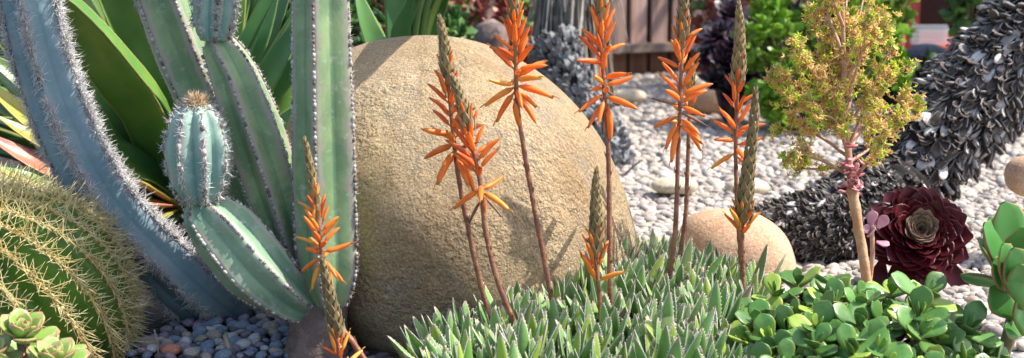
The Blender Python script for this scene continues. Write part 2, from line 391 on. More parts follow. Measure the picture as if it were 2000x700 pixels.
GREEN=cactus_skin("green_cactus_skin",(.155,.255,.125),(.265,.375,.18),(.36,.33,.28),(.08,.19,.12),(.36,.29,.25))
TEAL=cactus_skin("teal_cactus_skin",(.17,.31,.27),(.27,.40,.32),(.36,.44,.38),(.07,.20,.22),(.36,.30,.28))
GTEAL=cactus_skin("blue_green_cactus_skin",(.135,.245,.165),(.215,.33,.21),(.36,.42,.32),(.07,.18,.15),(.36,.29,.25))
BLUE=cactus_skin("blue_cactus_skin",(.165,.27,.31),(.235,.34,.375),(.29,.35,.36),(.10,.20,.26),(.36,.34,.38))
BARK=plain("cactus_bark",(.15,.11,.095),.85,(.23,.165,.14),60,.8)
def column(name,parent,pts,rad,D,nr,depth,skin,phase=0.,n=70,areole=.0066,hair=0.,spine=.006,blob=.0028,hint=(.1,-1,.1),crest_end=0.):
    """a ribbed column along pixel control points (px, py[, D]); areoles on the rib crests are its sub-part"""
    P=np.array([at(p[0],p[1],p[2] if len(p)>2 else D) for p in pts]); P=cr(P,n)
    R=cr(np.array(rad)*D/F,n)[:,0]
    T,N,B=frames(P,hint); m=nr*12
    if phase=='sun': phase=math.atan2(SUN@B[n//2],SUN@N[n//2])-.35
    a=np.arange(m)*2*PI/m
    cs=np.abs(np.cos(nr*(a-phase)/2)); rib=1-cs; sn=np.abs(np.sin(nr*(a-phase)/2)); prof=1-depth*((1-cs**.72) if 'tip' in name else .72*sn+.28*(1-cs**.72))
    wob=1+.02*np.sin(np.linspace(0,9,n)[:,None]+2*a[None])+.012*np.sin(np.linspace(0,31,n)[:,None]+nr*a[None])
    v=P[:,None]+(R[:,None]*prof*wob)[...,None]*(np.cos(a)[None,:,None]*N[:,None]+np.sin(a)[None,:,None]*B[:,None])
    p=np.zeros((n,m,3)); p[...,0]=1-rib; p[...,1]=np.linspace(0,1,n)[:,None]
    mb=MB(); k=n*m; vv=np.vstack([v.reshape(-1,3),P[:1],P[-1:]+T[-1:]*R[-1]*.5]); j=np.arange(m)
    tr=np.vstack([np.stack([np.full(m,k),(j+1)%m,j],-1),np.stack([np.full(m,k+1),(n-1)*m+j,(n-1)*m+(j+1)%m],-1)])
    pp=np.vstack([p.reshape(-1,3),[[.5,0,0],[.5,1,0]]]); mb.add(vv,gridfaces(n,m),tr,pp)
    body=mb.build(name,skin,parent)
    # areoles
    seg=np.linalg.norm(np.diff(P,axis=0),axis=1); s=np.concatenate([[0],np.cumsum(seg)]); L=s[-1]
    locs=[];outs=[];tans=[]
    for q in range(nr):
        ang=phase+q*2*PI/nr
        ss=np.arange(areole*.6,L,areole)+rng.normal(size=len(np.arange(areole*.6,L,areole)))*areole*.08
        c=np.stack([np.interp(ss,s,P[:,i]) for i in range(3)],-1); nn=np.stack([np.interp(ss,s,N[:,i]) for i in range(3)],-1)
        bb=np.stack([np.interp(ss,s,B[:,i]) for i in range(3)],-1); tt=np.stack([np.interp(ss,s,T[:,i]) for i in range(3)],-1); r=np.interp(ss,s,R)
        o=nrm(math.cos(ang)*nn+math.sin(ang)*bb); locs.append(c+o*r[:,None]*.99); outs.append(o); tans.append(tt)
    locs=np.vstack(locs); outs=nrm(np.vstack(outs)); tans=nrm(np.vstack(tans)); kp=rng.random(len(locs))>.10; locs,outs,tans=locs[kp],outs[kp],tans[kp]; k=len(locs)
    mb=MB(); Rm=axes(tans,outs)
    bl=blob*(.55+.9*rng.random(k)); inst(mb,(ICO1[0],ICO1[1],np.zeros((12,3))),locs,Rm,np.stack([bl*.9,bl*1.35,bl*.8],-1))
    ao=mb.build('wool_clumps',WOOL,body); tag(ao,kind=None)
    mb=MB(); ns=7; 
    L_=np.repeat(locs,ns,0); O=np.repeat(outs,ns,0); Tn=np.repeat(tans,ns,0); Bn=np.cross(O,Tn)
    kk=len(L_); th=rng.random(kk)*2*PI; out=.35+.9*rng.random(kk)
    d=O*out[:,None]+Tn*np.cos(th)[:,None]*.8+Bn*np.sin(th)[:,None]*.8
    ln=spine*(.6+.8*rng.random(kk)); inst(mb,CONE,L_,axes(d,O),np.stack([ln*0+.0007,ln,ln*0+.0007],-1))
    mb.build('spines',SPINE,body)
    if hair:
        mb=MB(); ns=19; L_=np.repeat(locs,ns,0); O=np.repeat(outs,ns,0); Tn=np.repeat(tans,ns,0); Bn=np.cross(O,Tn); kk=len(L_)
        th=rng.random(kk)*2*PI; d=O*(.2+.8*rng.random(kk))[:,None]+Tn*(np.cos(th)*.8-.15)[:,None]+Bn*np.sin(th)[:,None]*.9
        keep=rng.random(kk)<np.repeat((.35+.65*(noise3(locs,45,7)>-.25)),ns)
        for bend in (.9,-1.,.3):
            h=keep&(rng.random(kk)<.5); ln=hair*(.35+.9*rng.random(h.sum())**1.5)
            inst(mb,hair_tmpl(bend),L_[h]+rng.normal(size=(h.sum(),3))*.0015,axes(d[h],np.array([0,0,-1.]),rng.normal(size=h.sum())),np.stack([ln*0+.0017,ln,ln],-1))
        mb.build('hair',HAIR,body)
    return body,P,R,T,N,B
g0=ground_at(620,700); 
CA=thing('columnar_cactus','green ribbed columnar cactus with several stems on one woody trunk','cactus',(g0[0],2.1,0))
mb=MB(); TP=cr([at(615,760,2.1),at(618,700,2.1),at(622,640,2.1),at(618,585,2.11),at(606,545,2.12)],24); tube(mb,TP,cr(np.array([74,66,58,60,42])*2.1/F,24)[:,0],24,0,.007); mb.build('trunk',BARK,CA)
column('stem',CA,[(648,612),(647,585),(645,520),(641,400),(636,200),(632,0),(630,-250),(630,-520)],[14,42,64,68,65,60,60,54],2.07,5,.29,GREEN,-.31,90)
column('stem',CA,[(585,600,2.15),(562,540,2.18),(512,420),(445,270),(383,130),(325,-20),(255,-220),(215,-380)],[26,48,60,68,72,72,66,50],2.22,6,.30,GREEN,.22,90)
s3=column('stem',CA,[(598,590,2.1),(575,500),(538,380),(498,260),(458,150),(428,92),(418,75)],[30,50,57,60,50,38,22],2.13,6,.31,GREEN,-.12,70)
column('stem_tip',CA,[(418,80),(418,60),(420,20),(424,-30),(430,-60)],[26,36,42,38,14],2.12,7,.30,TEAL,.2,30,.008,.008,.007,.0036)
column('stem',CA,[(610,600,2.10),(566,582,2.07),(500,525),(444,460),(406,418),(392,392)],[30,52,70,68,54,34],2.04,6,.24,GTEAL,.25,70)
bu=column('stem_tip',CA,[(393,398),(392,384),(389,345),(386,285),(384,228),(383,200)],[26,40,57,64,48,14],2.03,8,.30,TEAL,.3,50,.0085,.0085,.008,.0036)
def wool_cap(parent,c,r,n,m,up):
    mb=MB(); d=nrm(np.asarray(up)+rng.normal(size=(n,3))*.75); st=np.asarray(c)+d*r*.55*rng.random((n,1))
    ln=r*(.55+.6*rng.random(n)); 
    for b in (.5,-.5):
        h=rng.random(n)<.5; inst(mb,hair_tmpl(b),st[h],axes(d[h],np.array([0,1.,0]),rng.normal(size=h.sum())),np.stack([ln[h]*0+.0017,ln[h],ln[h]],-1))
    mb.build('wool_cap',m,parent)
wool_cap(bu[0],at(383,212,2.03),.019,900,plantmat("orange_wool",(.74,.52,.30),(.84,.72,.56),rough=.9,transl=.2,ns=60,var=.4),(0,-.2,1))
b0=ground_at(450,610)
CB=thing('columnar_cactus','leaning blue columnar cactus with white hairs along its ribs','cactus',(b0[0],2.4,0))
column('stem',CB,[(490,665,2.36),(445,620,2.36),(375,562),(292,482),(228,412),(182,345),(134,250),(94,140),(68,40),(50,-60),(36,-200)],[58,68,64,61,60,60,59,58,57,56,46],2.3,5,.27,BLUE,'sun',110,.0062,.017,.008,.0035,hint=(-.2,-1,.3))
# ------------------------------------------------------------------ barrel cactus
def barrel():
    c=at(-5,612,2.1); r=.205; t=thing('barrel_cactus','golden barrel cactus with rows of long yellow spines','cactus',(c[0],c[1],0))
    pole=nrm(np.array([-.42,-.30,.86])); M=rotz_to(pole,.1); nr=27
    n=60; m=nr*8; th=np.linspace(.03,PI*.8,n); a=np.arange(m)*2*PI/m
    rib=np.abs(np.sin(nr*a/2)); prof=1-.17*rib[None]*np.clip(np.sin(th)*1.4,0,1)[:,None]
    rr=r*prof; prof_r=np.sin(th)[:,None]*rr; z=np.cos(th)[:,None]*rr*.95
    z=z-.02*np.exp(-(th/.25)**2)[:,None]
    loc=np.stack([prof_r*np.cos(a),prof_r*np.sin(a),z],-1); v=loc@M.T+c
    p=np.zeros((n,m,3)); p[...,0]=1-rib; p[...,1]=np.linspace(0,1,n)[:,None]
    mb=MB(); mb.add(v.reshape(-1,3),gridfaces(n,m),None,p.reshape(-1,3))
    sk=plantmat("barrel_skin",(.075,.175,.03),(.12,.24,.04),edge=(.36,.40,.08),elo=.8,ehi=1,rough=.5,transl=0,ns=20,var=.1,bump=.3)
    body=mb.build('body',sk,t)
    L=[];O=[];U=[]
    for q in range(nr):
        ang=q*2*PI/nr
        for tt in np.arange(.10,PI*.78,.06):
            rr=r*(1 if tt>.2 else .97); o=np.array([math.sin(tt)*math.cos(ang),math.sin(tt)*math.sin(ang),math.cos(tt)])
            up=np.array([math.cos(tt)*math.cos(ang),math.cos(tt)*math.sin(ang),-math.sin(tt)])
            L.append(M@(o*rr*np.array([1,1,.95]))+c); O.append(M@o); U.append(M@up)
    L=np.array(L);O=np.array(O);U=np.array(U)
    g=(L[:,2]>-.03)&(O@nrm(at(0,600,2.1)*-1+np.array([0,0,H]))>-.45); L,O,U=L[g],O[g],U[g]; k=len(L)
    mb=MB(); inst(mb,(ICO1[0],ICO1[1],np.zeros((12,3))),L,axes(U,O),np.full(k,.0042)); mb.build('wool_clumps',plantmat("barrel_wool",(.5,.38,.16),(.66,.54,.28),rough=.9,transl=0,var=.5),body)
    ns=10; Lr=np.repeat(L,ns,0); Or=np.repeat(O,ns,0); Ur=np.repeat(U,ns,0); Br=np.cross(Or,Ur); kk=len(Lr)
    idx=np.tile(np.arange(ns),k); th=idx*2*PI/7+rng.normal(size=kk)*.22; ce=idx>=7
    d=np.where(ce[:,None],Or*1.0+Ur*(rng.normal(size=kk)*.5+.35)[:,None]+Br*rng.normal(size=kk)[:,None]*.45, Or*.45+Ur*np.cos(th)[:,None]*1.1+Br*np.sin(th)[:,None]*.85)
    ln=np.where(ce,.036,.028)*(.75+.5*rng.random(kk))
    mb=MB()
    for b in (.12,-.12):
        h=rng.random(kk)<.5 if b>0 else ~h
        inst(mb,hair_tmpl(b),Lr[h],axes(d[h],Or[h]),np.stack([ln[h]*0+.0018,ln[h],ln[h]],-1))
    mb.build('spines',plantmat("straw_spines",(.84,.70,.32),(.90,.82,.50),tip=(.48,.26,.10),tlo=.88,rough=.5,transl=.3,ns=25,var=.35,alt=(.66,.42,.18),altp=.92),body)
barrel()
# ------------------------------------------------------------------ aloe colony with flower spikes
ALOE=plantmat("aloe_leaf",(.155,.325,.065),(.225,.37,.14),tip=(.46,.33,.20),tlo=.88,thi=1.,base=(.20,.30,.09),rough=.5,spec=.35,transl=.12,ns=22,var=.55,alt=(.24,.34,.05),altp=.8,bump=.15,dry=((.26,.20,.12),.03))
TOOTH=plantmat("white_teeth",(.68,.64,.56),(.80,.76,.70),rough=.6,transl=.2,ns=40,var=.25)
def aloe_rosette_meshes(seed,nl,scale):
    r=np.random.default_rng(seed); mb=MB(); te=MB()
    for i in range(nl):
        f=i/(nl-1); az_=i*2.39996+r.normal()*.12; pitch=math.radians(38+48*f**.8+r.normal()*6); Ln=scale*(1.18-.46*f**2)*(1+.1*r.normal())
        n=9; u=np.linspace(0,1,n); cur=.22*Ln
        rad=np.array([math.cos(az_),math.sin(az_),0]); up=np.array([0,0,1.])
        d=rad*math.cos(pitch)+up*math.sin(pitch); nrmv=-rad*math.sin(pitch)+up*math.cos(pitch)
        P=rad*.006+up*(.004+.018*f)+d[None]*(u*Ln)[:,None]+nrmv[None]*(cur*(u**2)*(.55 if f<.6 else .2))[:,None]
        T=nrm(np.gradient(P,axis=0)); side=np.cross(d,nrmv); N=np.cross(side[None],T)
        w=.0108*scale/.075*(np.interp(u,[0,.12,.45,.8,.94,1],[.8,.95,1,.62,.26,.03]))*(1-.25*f); th=w*np.interp(u,[0,.6,1],[.30,.30,.5])
        v,q,p=leaf_geo(P,N,w,th,.16,10,r.random()); mb.add(v,q,None,p)
        S=np.cross(T,N)
        for sgn in (-1,1):
            uu=np.linspace(.12,.97,17); c=np.stack([np.interp(uu,u,P[:,j]) for j in range(3)],-1); sw=np.interp(uu,u,w)
            SS=S[0]*sgn; NN=np.stack([np.interp(uu,u,N[:,j]) for j in range(3)],-1)
            TT=np.stack([np.interp(uu,u,T[:,j]) for j in range(3)],-1)
            b=c+SS[None]*(sw*.97)[:,None]+NN*(.16*sw)[:,None]; ln=np.full(17,.0021*scale/.075)*(.8+.4*r.random(17))
            inst(te,CONE,b,axes(SS[None]*.9+TT*.55+NN*.2,NN),np.stack([ln*.55,ln,ln*.45],-1))
            rim=b+SS*.0; tube_pts=np.vstack([b]); nn=len(tube_pts)
            R0=np.interp(uu,[.1,.5,1],[.0003,.00055,.0006])*scale/.075
            T_,N_,B_=frames(tube_pts); a=np.arange(4)*PI/2
            vv=tube_pts[:,None]+R0[:,None,None]*(np.cos(a)[None,:,None]*N_[:,None]+np.sin(a)[None,:,None]*B_[:,None]); te.add(vv.reshape(-1,3),gridfaces(nn,4),None,np.tile([0,.5,r.random()],(nn*4,1)))
    return mb.mesh('leaves',ALOE), te.mesh('teeth',TOOTH)
ROS=[aloe_rosette_meshes(20+i,16+2*(i%3),.078+.004*(i%3)) for i in range(6)]
def rosette_parts(parent,i,rot,s,loc=(0,0,0)):
    a=bpy.data.objects.new('leaves',ROS[i%6][0]); b=bpy.data.objects.new('teeth',ROS[i%6][1])
    COL.objects.link(a); COL.objects.link(b); a.parent=parent; b.parent=a
    a.location=loc; a.rotation_euler=rot; a.scale=(s,)*3
    return a
def clump_z(x,y):
    return .060*np.exp(-(((x-.17)/.24)**2+((y-2.22)/.36)**2))
ROOTS=[]   # positions taken by flowering plants
SPIKES=[   # tip->base control pixels, depth; bud length share, flower span and how many flowers
 dict(lab='short orange flower spike in front of the green cactus stem',pts=[(596,272),(606,330),(618,400),(626,470),(634,530),(655,620),(690,670),(735,740),(775,810)],D=1.83,bud=.20,fl=(.19,.50),n=34,size=.8),
 dict(lab='low flower spike leaning before the woody cactus trunk with pale green buds',pts=[(629,505),(640,560),(652,620),(661,680),(672,740),(700,820)],D=1.80,bud=.50,fl=(.50,.85),n=22,size=.8,br=1.5),
 dict(lab='orange flower spike with a straight olive bud tip against the boulder',pts=[(859,36),(868,90),(876,170),(886,270),(896,350),(915,450),(945,580),(968,650),(985,700)],D=1.95,bud=.20,fl=(.17,.45),n=36,size=1.05),
 dict(lab='orange flower spike overlapping its taller neighbour against the boulder with a slanted bud tip',pts=[(884,150),(903,205),(922,280),(940,370),(948,450),(972,550),(1010,640),(1052,715)],D=1.92,bud=.20,fl=(.17,.48),n=34,size=1.05),
 dict(lab='tall flower spike over the upper slope of the boulder with drooping yellow lowest flowers',pts=[(1000,-50),(1003,20),(1007,110),(1010,200),(1028,320),(1050,440),(1070,545),(1082,610),(1092,665)],D=1.97,bud=.13,fl=(.11,.38),n=40,size=1.),
 dict(lab='tall orange flower spike in front of the shaggy grey trunk',pts=[(1172,-90),(1173,-20),(1175,80),(1181,190),(1188,300),(1190,420),(1191,540),(1192,650)],D=1.99,bud=.18,fl=(.16,.47),n=44,size=1.),
 dict(lab='tall red orange flower spike in front of the fence boards with hanging lower flowers',pts=[(1336,-70),(1335,0),(1332,100),(1328,210),(1324,310),(1320,430),(1309,530),(1284,625)],D=2.08,bud=.22,fl=(.19,.50),n=40,size=1.05),
 dict(lab='flower stalk close behind the red orange spike carrying a few hanging flowers',pts=[(1350,120),(1348,170),(1346,230),(1343,320),(1339,420),(1326,510),(1315,560)],D=2.24,bud=.14,fl=(.16,.42),n=10,size=.95),
 dict(lab='orange flower spike with a long olive bud tip before the green bush',pts=[(1443,8),(1445,70),(1442,150),(1438,240),(1437,320),(1441,420),(1448,520),(1452,580)],D=2.2,bud=.27,fl=(.22,.56),n=30,size=.95,amax=125,br=1.3),
 dict(lab='long young spike of closed olive buds standing before the small tan rock',pts=[(1476,176),(1472,240),(1463,320),(1455,390),(1450,450),(1450,520),(1453,590)],D=2.08,bud=.60,fl=(.53,.68),n=14,size=.85,amax=48,br=1.75),
 dict(lab='short young spike of olive buds rising from the middle of the aloe leaves',pts=[(1165,332),(1164,390),(1165,450),(1166,520),(1172,600),(1182,700),(1190,760)],D=1.95,bud=.42,fl=(.33,.58),n=18,size=.85,amax=52,br=1.5),
]
STALK=plantmat("flower_stalk",(.20,.075,.045),(.31,.14,.08),rough=.55,transl=0,ns=60,var=.1,bump=.5,bscale=200,tip=(.32,.25,.06),tlo=.6,thi=.9)
BUD=plantmat("bud_scale",(.21,.17,.055),(.30,.22,.09),edge=(.48,.36,.24),elo=.55,ehi=1.,tip=(.33,.18,.09),tlo=.75,rough=.6,transl=.15,ns=40,var=.5)
FLOW=[plantmat("orange_flower",(.92,.235,.028),(.95,.31,.05),tip=(.36,.22,.06),tlo=.84,thi=1.,base=(.72,.26,.04),rough=.42,transl=.32,ns=60,var=.3),
      plantmat("red_flower",(.78,.12,.025),(.85,.19,.03),tip=(.20,.12,.05),tlo=.78,thi=1.,base=(.72,.2,.04),rough=.42,transl=.2,ns=60,var=.3),
      plantmat("yellow_flower",(.90,.33,.04),(.88,.42,.07),tip=(.50,.48,.12),tlo=.85,thi=1.,base=(.76,.26,.04),rough=.42,transl=.22,ns=60,var=.3),
      plantmat("withered_flower",(.30,.15,.08),(.20,.10,.06),rough=.8,transl=.1,ns=90,var=.5,tip=(.10,.06,.04),tlo=.6)]
def flower_mesh(mt,open_):
    mb=MB(); n=10; u=np.linspace(0,1,n); w=.108*np.interp(u,[0,.08,.3,.7,.9,1],[.45,.95,1.1,.9,.62,.10 if not open_ else .45]); P=np.stack([0*u,u,-.17*u**2],-1)
    v,q,p=leaf_geo(P,np.tile([0,0,1.],(n,1)),w,w*.92,0,8,0.5); mb.add(v,q,None,p)
    tube(mb,np.array([[0,-.16,.02],[0,-.05,0],[0,.03,0]]),[.035,.04,.05],5)
    if open_: tube(mb,np.array([[.02,.95,-.10],[.03,1.1,-.13],[.03,1.18,-.16]]),[.02,.018,.016],4)
    return mb.mesh('flower',mt)
FM=[[flower_mesh(FLOW[0],False),flower_mesh(FLOW[0],True)],[flower_mesh(FLOW[1],False)]*2,[flower_mesh(FLOW[2],True)]*2,[flower_mesh(FLOW[3],True)]*2]
def tu(n,tw): 
    return template(n,6,lambda u:tw*np.interp(u,[0,.3,.7,1],[.7,1,.7,.04]),lambda u:.06+0*u,.35,.12)
BRACT=tu(5,.30)
def spike(k,S):
    D=S['D']; n=90; pts=[(p[0],p[1]) for p in S['pts']]; nb=len(pts)
    P=cr(np.array([at(p[0],p[1],D) for p in pts]),n)
    base=P[-1].copy()
    t=thing('flowering_aloe',None,'aloe',(base[0],base[1],0)); tag(t,S['lab'],'flowering aloe','flowering aloes of the clump')
    ROOTS.append((base[0],base[1]))
    mb=MB(); u=np.linspace(0,1,n); rs=np.interp(u,[0,S['bud'],S['fl'][1],1],[.0012,.0026,.0034,.0044])
    tube(mb,P[::-1],rs[::-1],8,0,.06)
    # dry bracts that stay on the stalk
    T,N,B=frames(P); sb=mb; bl=[]
    i=np.arange(12); s=np.linspace(S['fl'][1]+.03,.95,12); c=np.stack([np.interp(s,u,P[:,j]) for j in range(3)],-1); a=i*2.4
    tt=-np.stack([np.interp(s,u,T[:,j]) for j in range(3)],-1); nn=np.stack([np.interp(s,u,N[:,j]) for j in range(3)],-1); bb=np.cross(tt,nn)
    o=np.cos(a)[:,None]*nn+np.sin(a)[:,None]*bb; inst(sb,BRACT,c+o*.003,axes(tt+.25*o,o),np.stack([np.full(12,.007),np.full(12,.011),np.full(12,.006)],-1))
    st=sb.build('stalk',STALK,t)
    mb=MB(); L=np.linalg.norm(P[1:]-P[:-1],axis=1).sum()
    nbr=int(L*S['bud']/.0021)+10; i=np.arange(nbr); s=(i/nbr)**.9*(S['bud']+.05); a=i*2.39996
    c=np.stack([np.interp(s,u,P[:,j]) for j in range(3)],-1); tt=-np.stack([np.interp(s,u,T[:,j]) for j in range(3)],-1)
    nn=np.stack([np.interp(s,u,N[:,j]) for j in range(3)],-1); bb=np.stack([np.interp(s,u,B[:,j]) for j in range(3)],-1)
    o=np.cos(a)[:,None]*nn+np.sin(a)[:,None]*bb; q=s/(S['bud']+.05)
    rad=np.interp(q,[0,.2,1],[.0008,.003,.0062])*S['size']*S.get('br',1.); ln=np.interp(q,[0,.25,1],[.007,.0125,.019])*S['size']*S.get('br',1.)**.6
    d=tt*1.+o*(.10+.22*q[:,None]**3)
    inst(mb,BRACT,c+o*rad[:,None],axes(d,o),np.stack([ln*.85*S.get('br',1.)**.4,ln,ln*.6],-1)); mb.build('bud_tip',BUD,st)
    r=np.random.default_rng(100+k); f0,f1=S['fl']
    for j in range(S['n']):
        q=(j+.5*r.random())/S['n']             # 0 at the top, 1 at the lowest flower
        q=q**.85
        if .5<q<.97 and k not in (9,10) and r.random()<.2: continue
        s=f0+(f1-f0)*q; a=j*2.39996+r.normal()*.3
        c=np.array([np.interp(s,u,P[:,x]) for x in range(3)]); tt=-nrm(np.array([np.interp(s,u,T[:,x]) for x in range(3)])); nn=np.array([np.interp(s,u,N[:,x]) for x in range(3)]); bb=np.cross(tt,nn)
        o=nrm(math.cos(a)*nn+math.sin(a)*bb); am=S.get('amax',158); ang=math.radians(np.interp(q,[0,.35,.65,.85,1],[9,21,.34*am,.68*am,am])+r.normal()*12)
        d=tt*math.cos(ang)+o*math.sin(ang); ln=np.interp(q,[0,.3,.8,1],[.016,.029,.043,.043])*S['size']*r.uniform(.8,1.15)
        mi=1 if (q<.7 and r.random()<(.15 if k<2 else .45)) else (2 if (q>.75 and r.random()<.3) or (k<2 and r.random()<.5) else 0)
        thin=1.
        if q>.72 and r.random()<.14: mi=3; thin=.55; ln*=.85
        R=axes(d[None],(tt if ang<1.4 else o)[None])[0]
        ob=bpy.data.objects.new('flower',FM[mi][int(q>.55 and r.random()<.6)]); COL.objects.link(ob); ob.parent=st
        M4=Matrix([list(R[x]*np.array([ln*.92*thin,ln,ln*.92*thin])[None][0])+[ (c+o*.006-base*np.array([1,1,0]))[x]] for x in range(3)]+[[0,0,0,1]])
        ob.matrix_local=M4
    return t
for k,S in enumerate(SPIKES):
    t=spike(k,S); b=ORG[t.name]; z=float(clump_z(b[0],b[1]))
    rosette_parts(t,k,(0,0,k*1.3),.5 if k<2 else 1.0,(0,0,z))
def colony():
    r=np.random.default_rng(4); pl=list(ROOTS); n=0; cand=[]
    ys=np.arange(1.80,2.70,.047)
    for iy,y in enumerate(ys):
        for x in np.arange(-.16,.52,.054):
            cand.append((x+(iy%2)*.027+r.normal()*.009,y+r.normal()*.009))
    for x,y in cand:
        px=1000+F*x/y
        # outline of the clump on the ground
        left=np.interp(y,[1.8,1.95,2.05,2.15,2.25,2.4,2.6],[-.135,-.105,-.05,-.005,.06,.16,.19])
        right=np.interp(y,[1.8,1.95,2.1,2.3,2.5,2.62],[.34,.34,.37,.40,.37,.30])
        if x<left or x>right or y>2.60: continue
        if in_boulder(x,y,.93): continue
        if any((x-a)**2+(y-b)**2<.038**2 for a,b in ROOTS): continue
        z=float(clump_z(x,y)); s=r.uniform(.82,1.15)*float(np.interp(y,[2.05,2.45],[1,.72]))
        o=bpy.data.objects.new('aloe_rosette',None); COL.objects.link(o); o.location=(x,y,z); o.empty_display_size=.03
        ORG[o.name]=np.array([x,y,z]); tag(o,'green aloe rosette with white toothed leaf edges packed in the clump','aloe','toothed aloe rosettes without a flower spike')
        tilt=(clump_z(x+.01,y)-clump_z(x-.01,y),clump_z(x,y+.01)-clump_z(x,y-.01))
        rosette_parts(o,int(r.integers(0,6)),(tilt[1]*2.+r.normal()*.16,-tilt[0]*2.+r.normal()*.16,r.random()*6.3),s); n+=1
    print('rosettes',n)
    # soil mound under the clump
    mb=MB(); k=40; X,Y=np.meshgrid(np.linspace(-.3,.65,k),np.linspace(1.6,2.85,k),indexing='ij'); Z=clump_z(X,Y)-.006
    i,j=np.meshgrid(np.arange(k-1),np.arange(k-1),indexing='ij'); q=np.stack([i*k+j,(i+1)*k+j,(i+1)*k+j+1,i*k+j+1],-1).reshape(-1,4)
    mb.add(np.stack([X,Y,Z],-1).reshape(-1,3),q); tag(mb.build('soil_mound',plain("soil",(.05,.035,.025),.95,(.10,.075,.05),40,.8)),kind='structure')
colony()
# ------------------------------------------------------------------ large aloe behind the cacti
def aloe_mat(name,c1,c2,edge,tip=None):
    return plantmat(name,c1,c2,edge=edge,elo=.90,ehi=.99,tip=tip,tlo=.8,rough=.34,transl=.06,ns=7,var=.35,spec=.5,bump=.12,bscale=40)
AL_G=aloe_mat("aloe_green",(.08,.18,.035),(.14,.245,.05),(.42,.38,.12))
AL_D=aloe_mat("aloe_deep_green",(.055,.16,.055),(.10,.23,.065),(.26,.34,.10))
AL_Y=aloe_mat("aloe_yellow",(.42,.36,.07),(.34,.34,.05),(.55,.30,.10))
AL_R=aloe_mat("aloe_red",(.42,.13,.09),(.30,.16,.07),(.55,.25,.16))
def strap(parent,pts,wmax,mat,facing=(0,-.6,.8),D=None,chan=.42,n=16,kind='aloe',thick=.2,prof=None,rnd=None,name='leaf'):
    P=cr(np.array([at(*p) if len(p)==3 else at(p[0],p[1],D) for p in pts]) if len(pts[0])!=4 else np.array([p[:3] for p in pts]),n); u=np.linspace(0,1,n)
    w=wmax*np.interp(u,[0,.15,.4,.7,.9,1],prof or [.85,1,.92,.62,.25,.02])
    mb=MB(); v,q,p=leaf_geo(P,np.tile(nrm(np.array(facing)),(n,1)),w,w*thick,chan,10,rng.random() if rnd is None else rnd); mb.add(v,q,None,p)
    # small marginal teeth
    T=nrm(np.gradient(P,axis=0)); N=np.tile(nrm(np.array(facing)),(n,1)); S=nrm(np.cross(T,N)); N=np.cross(S,T)
    return mb.build(name,mat,parent)
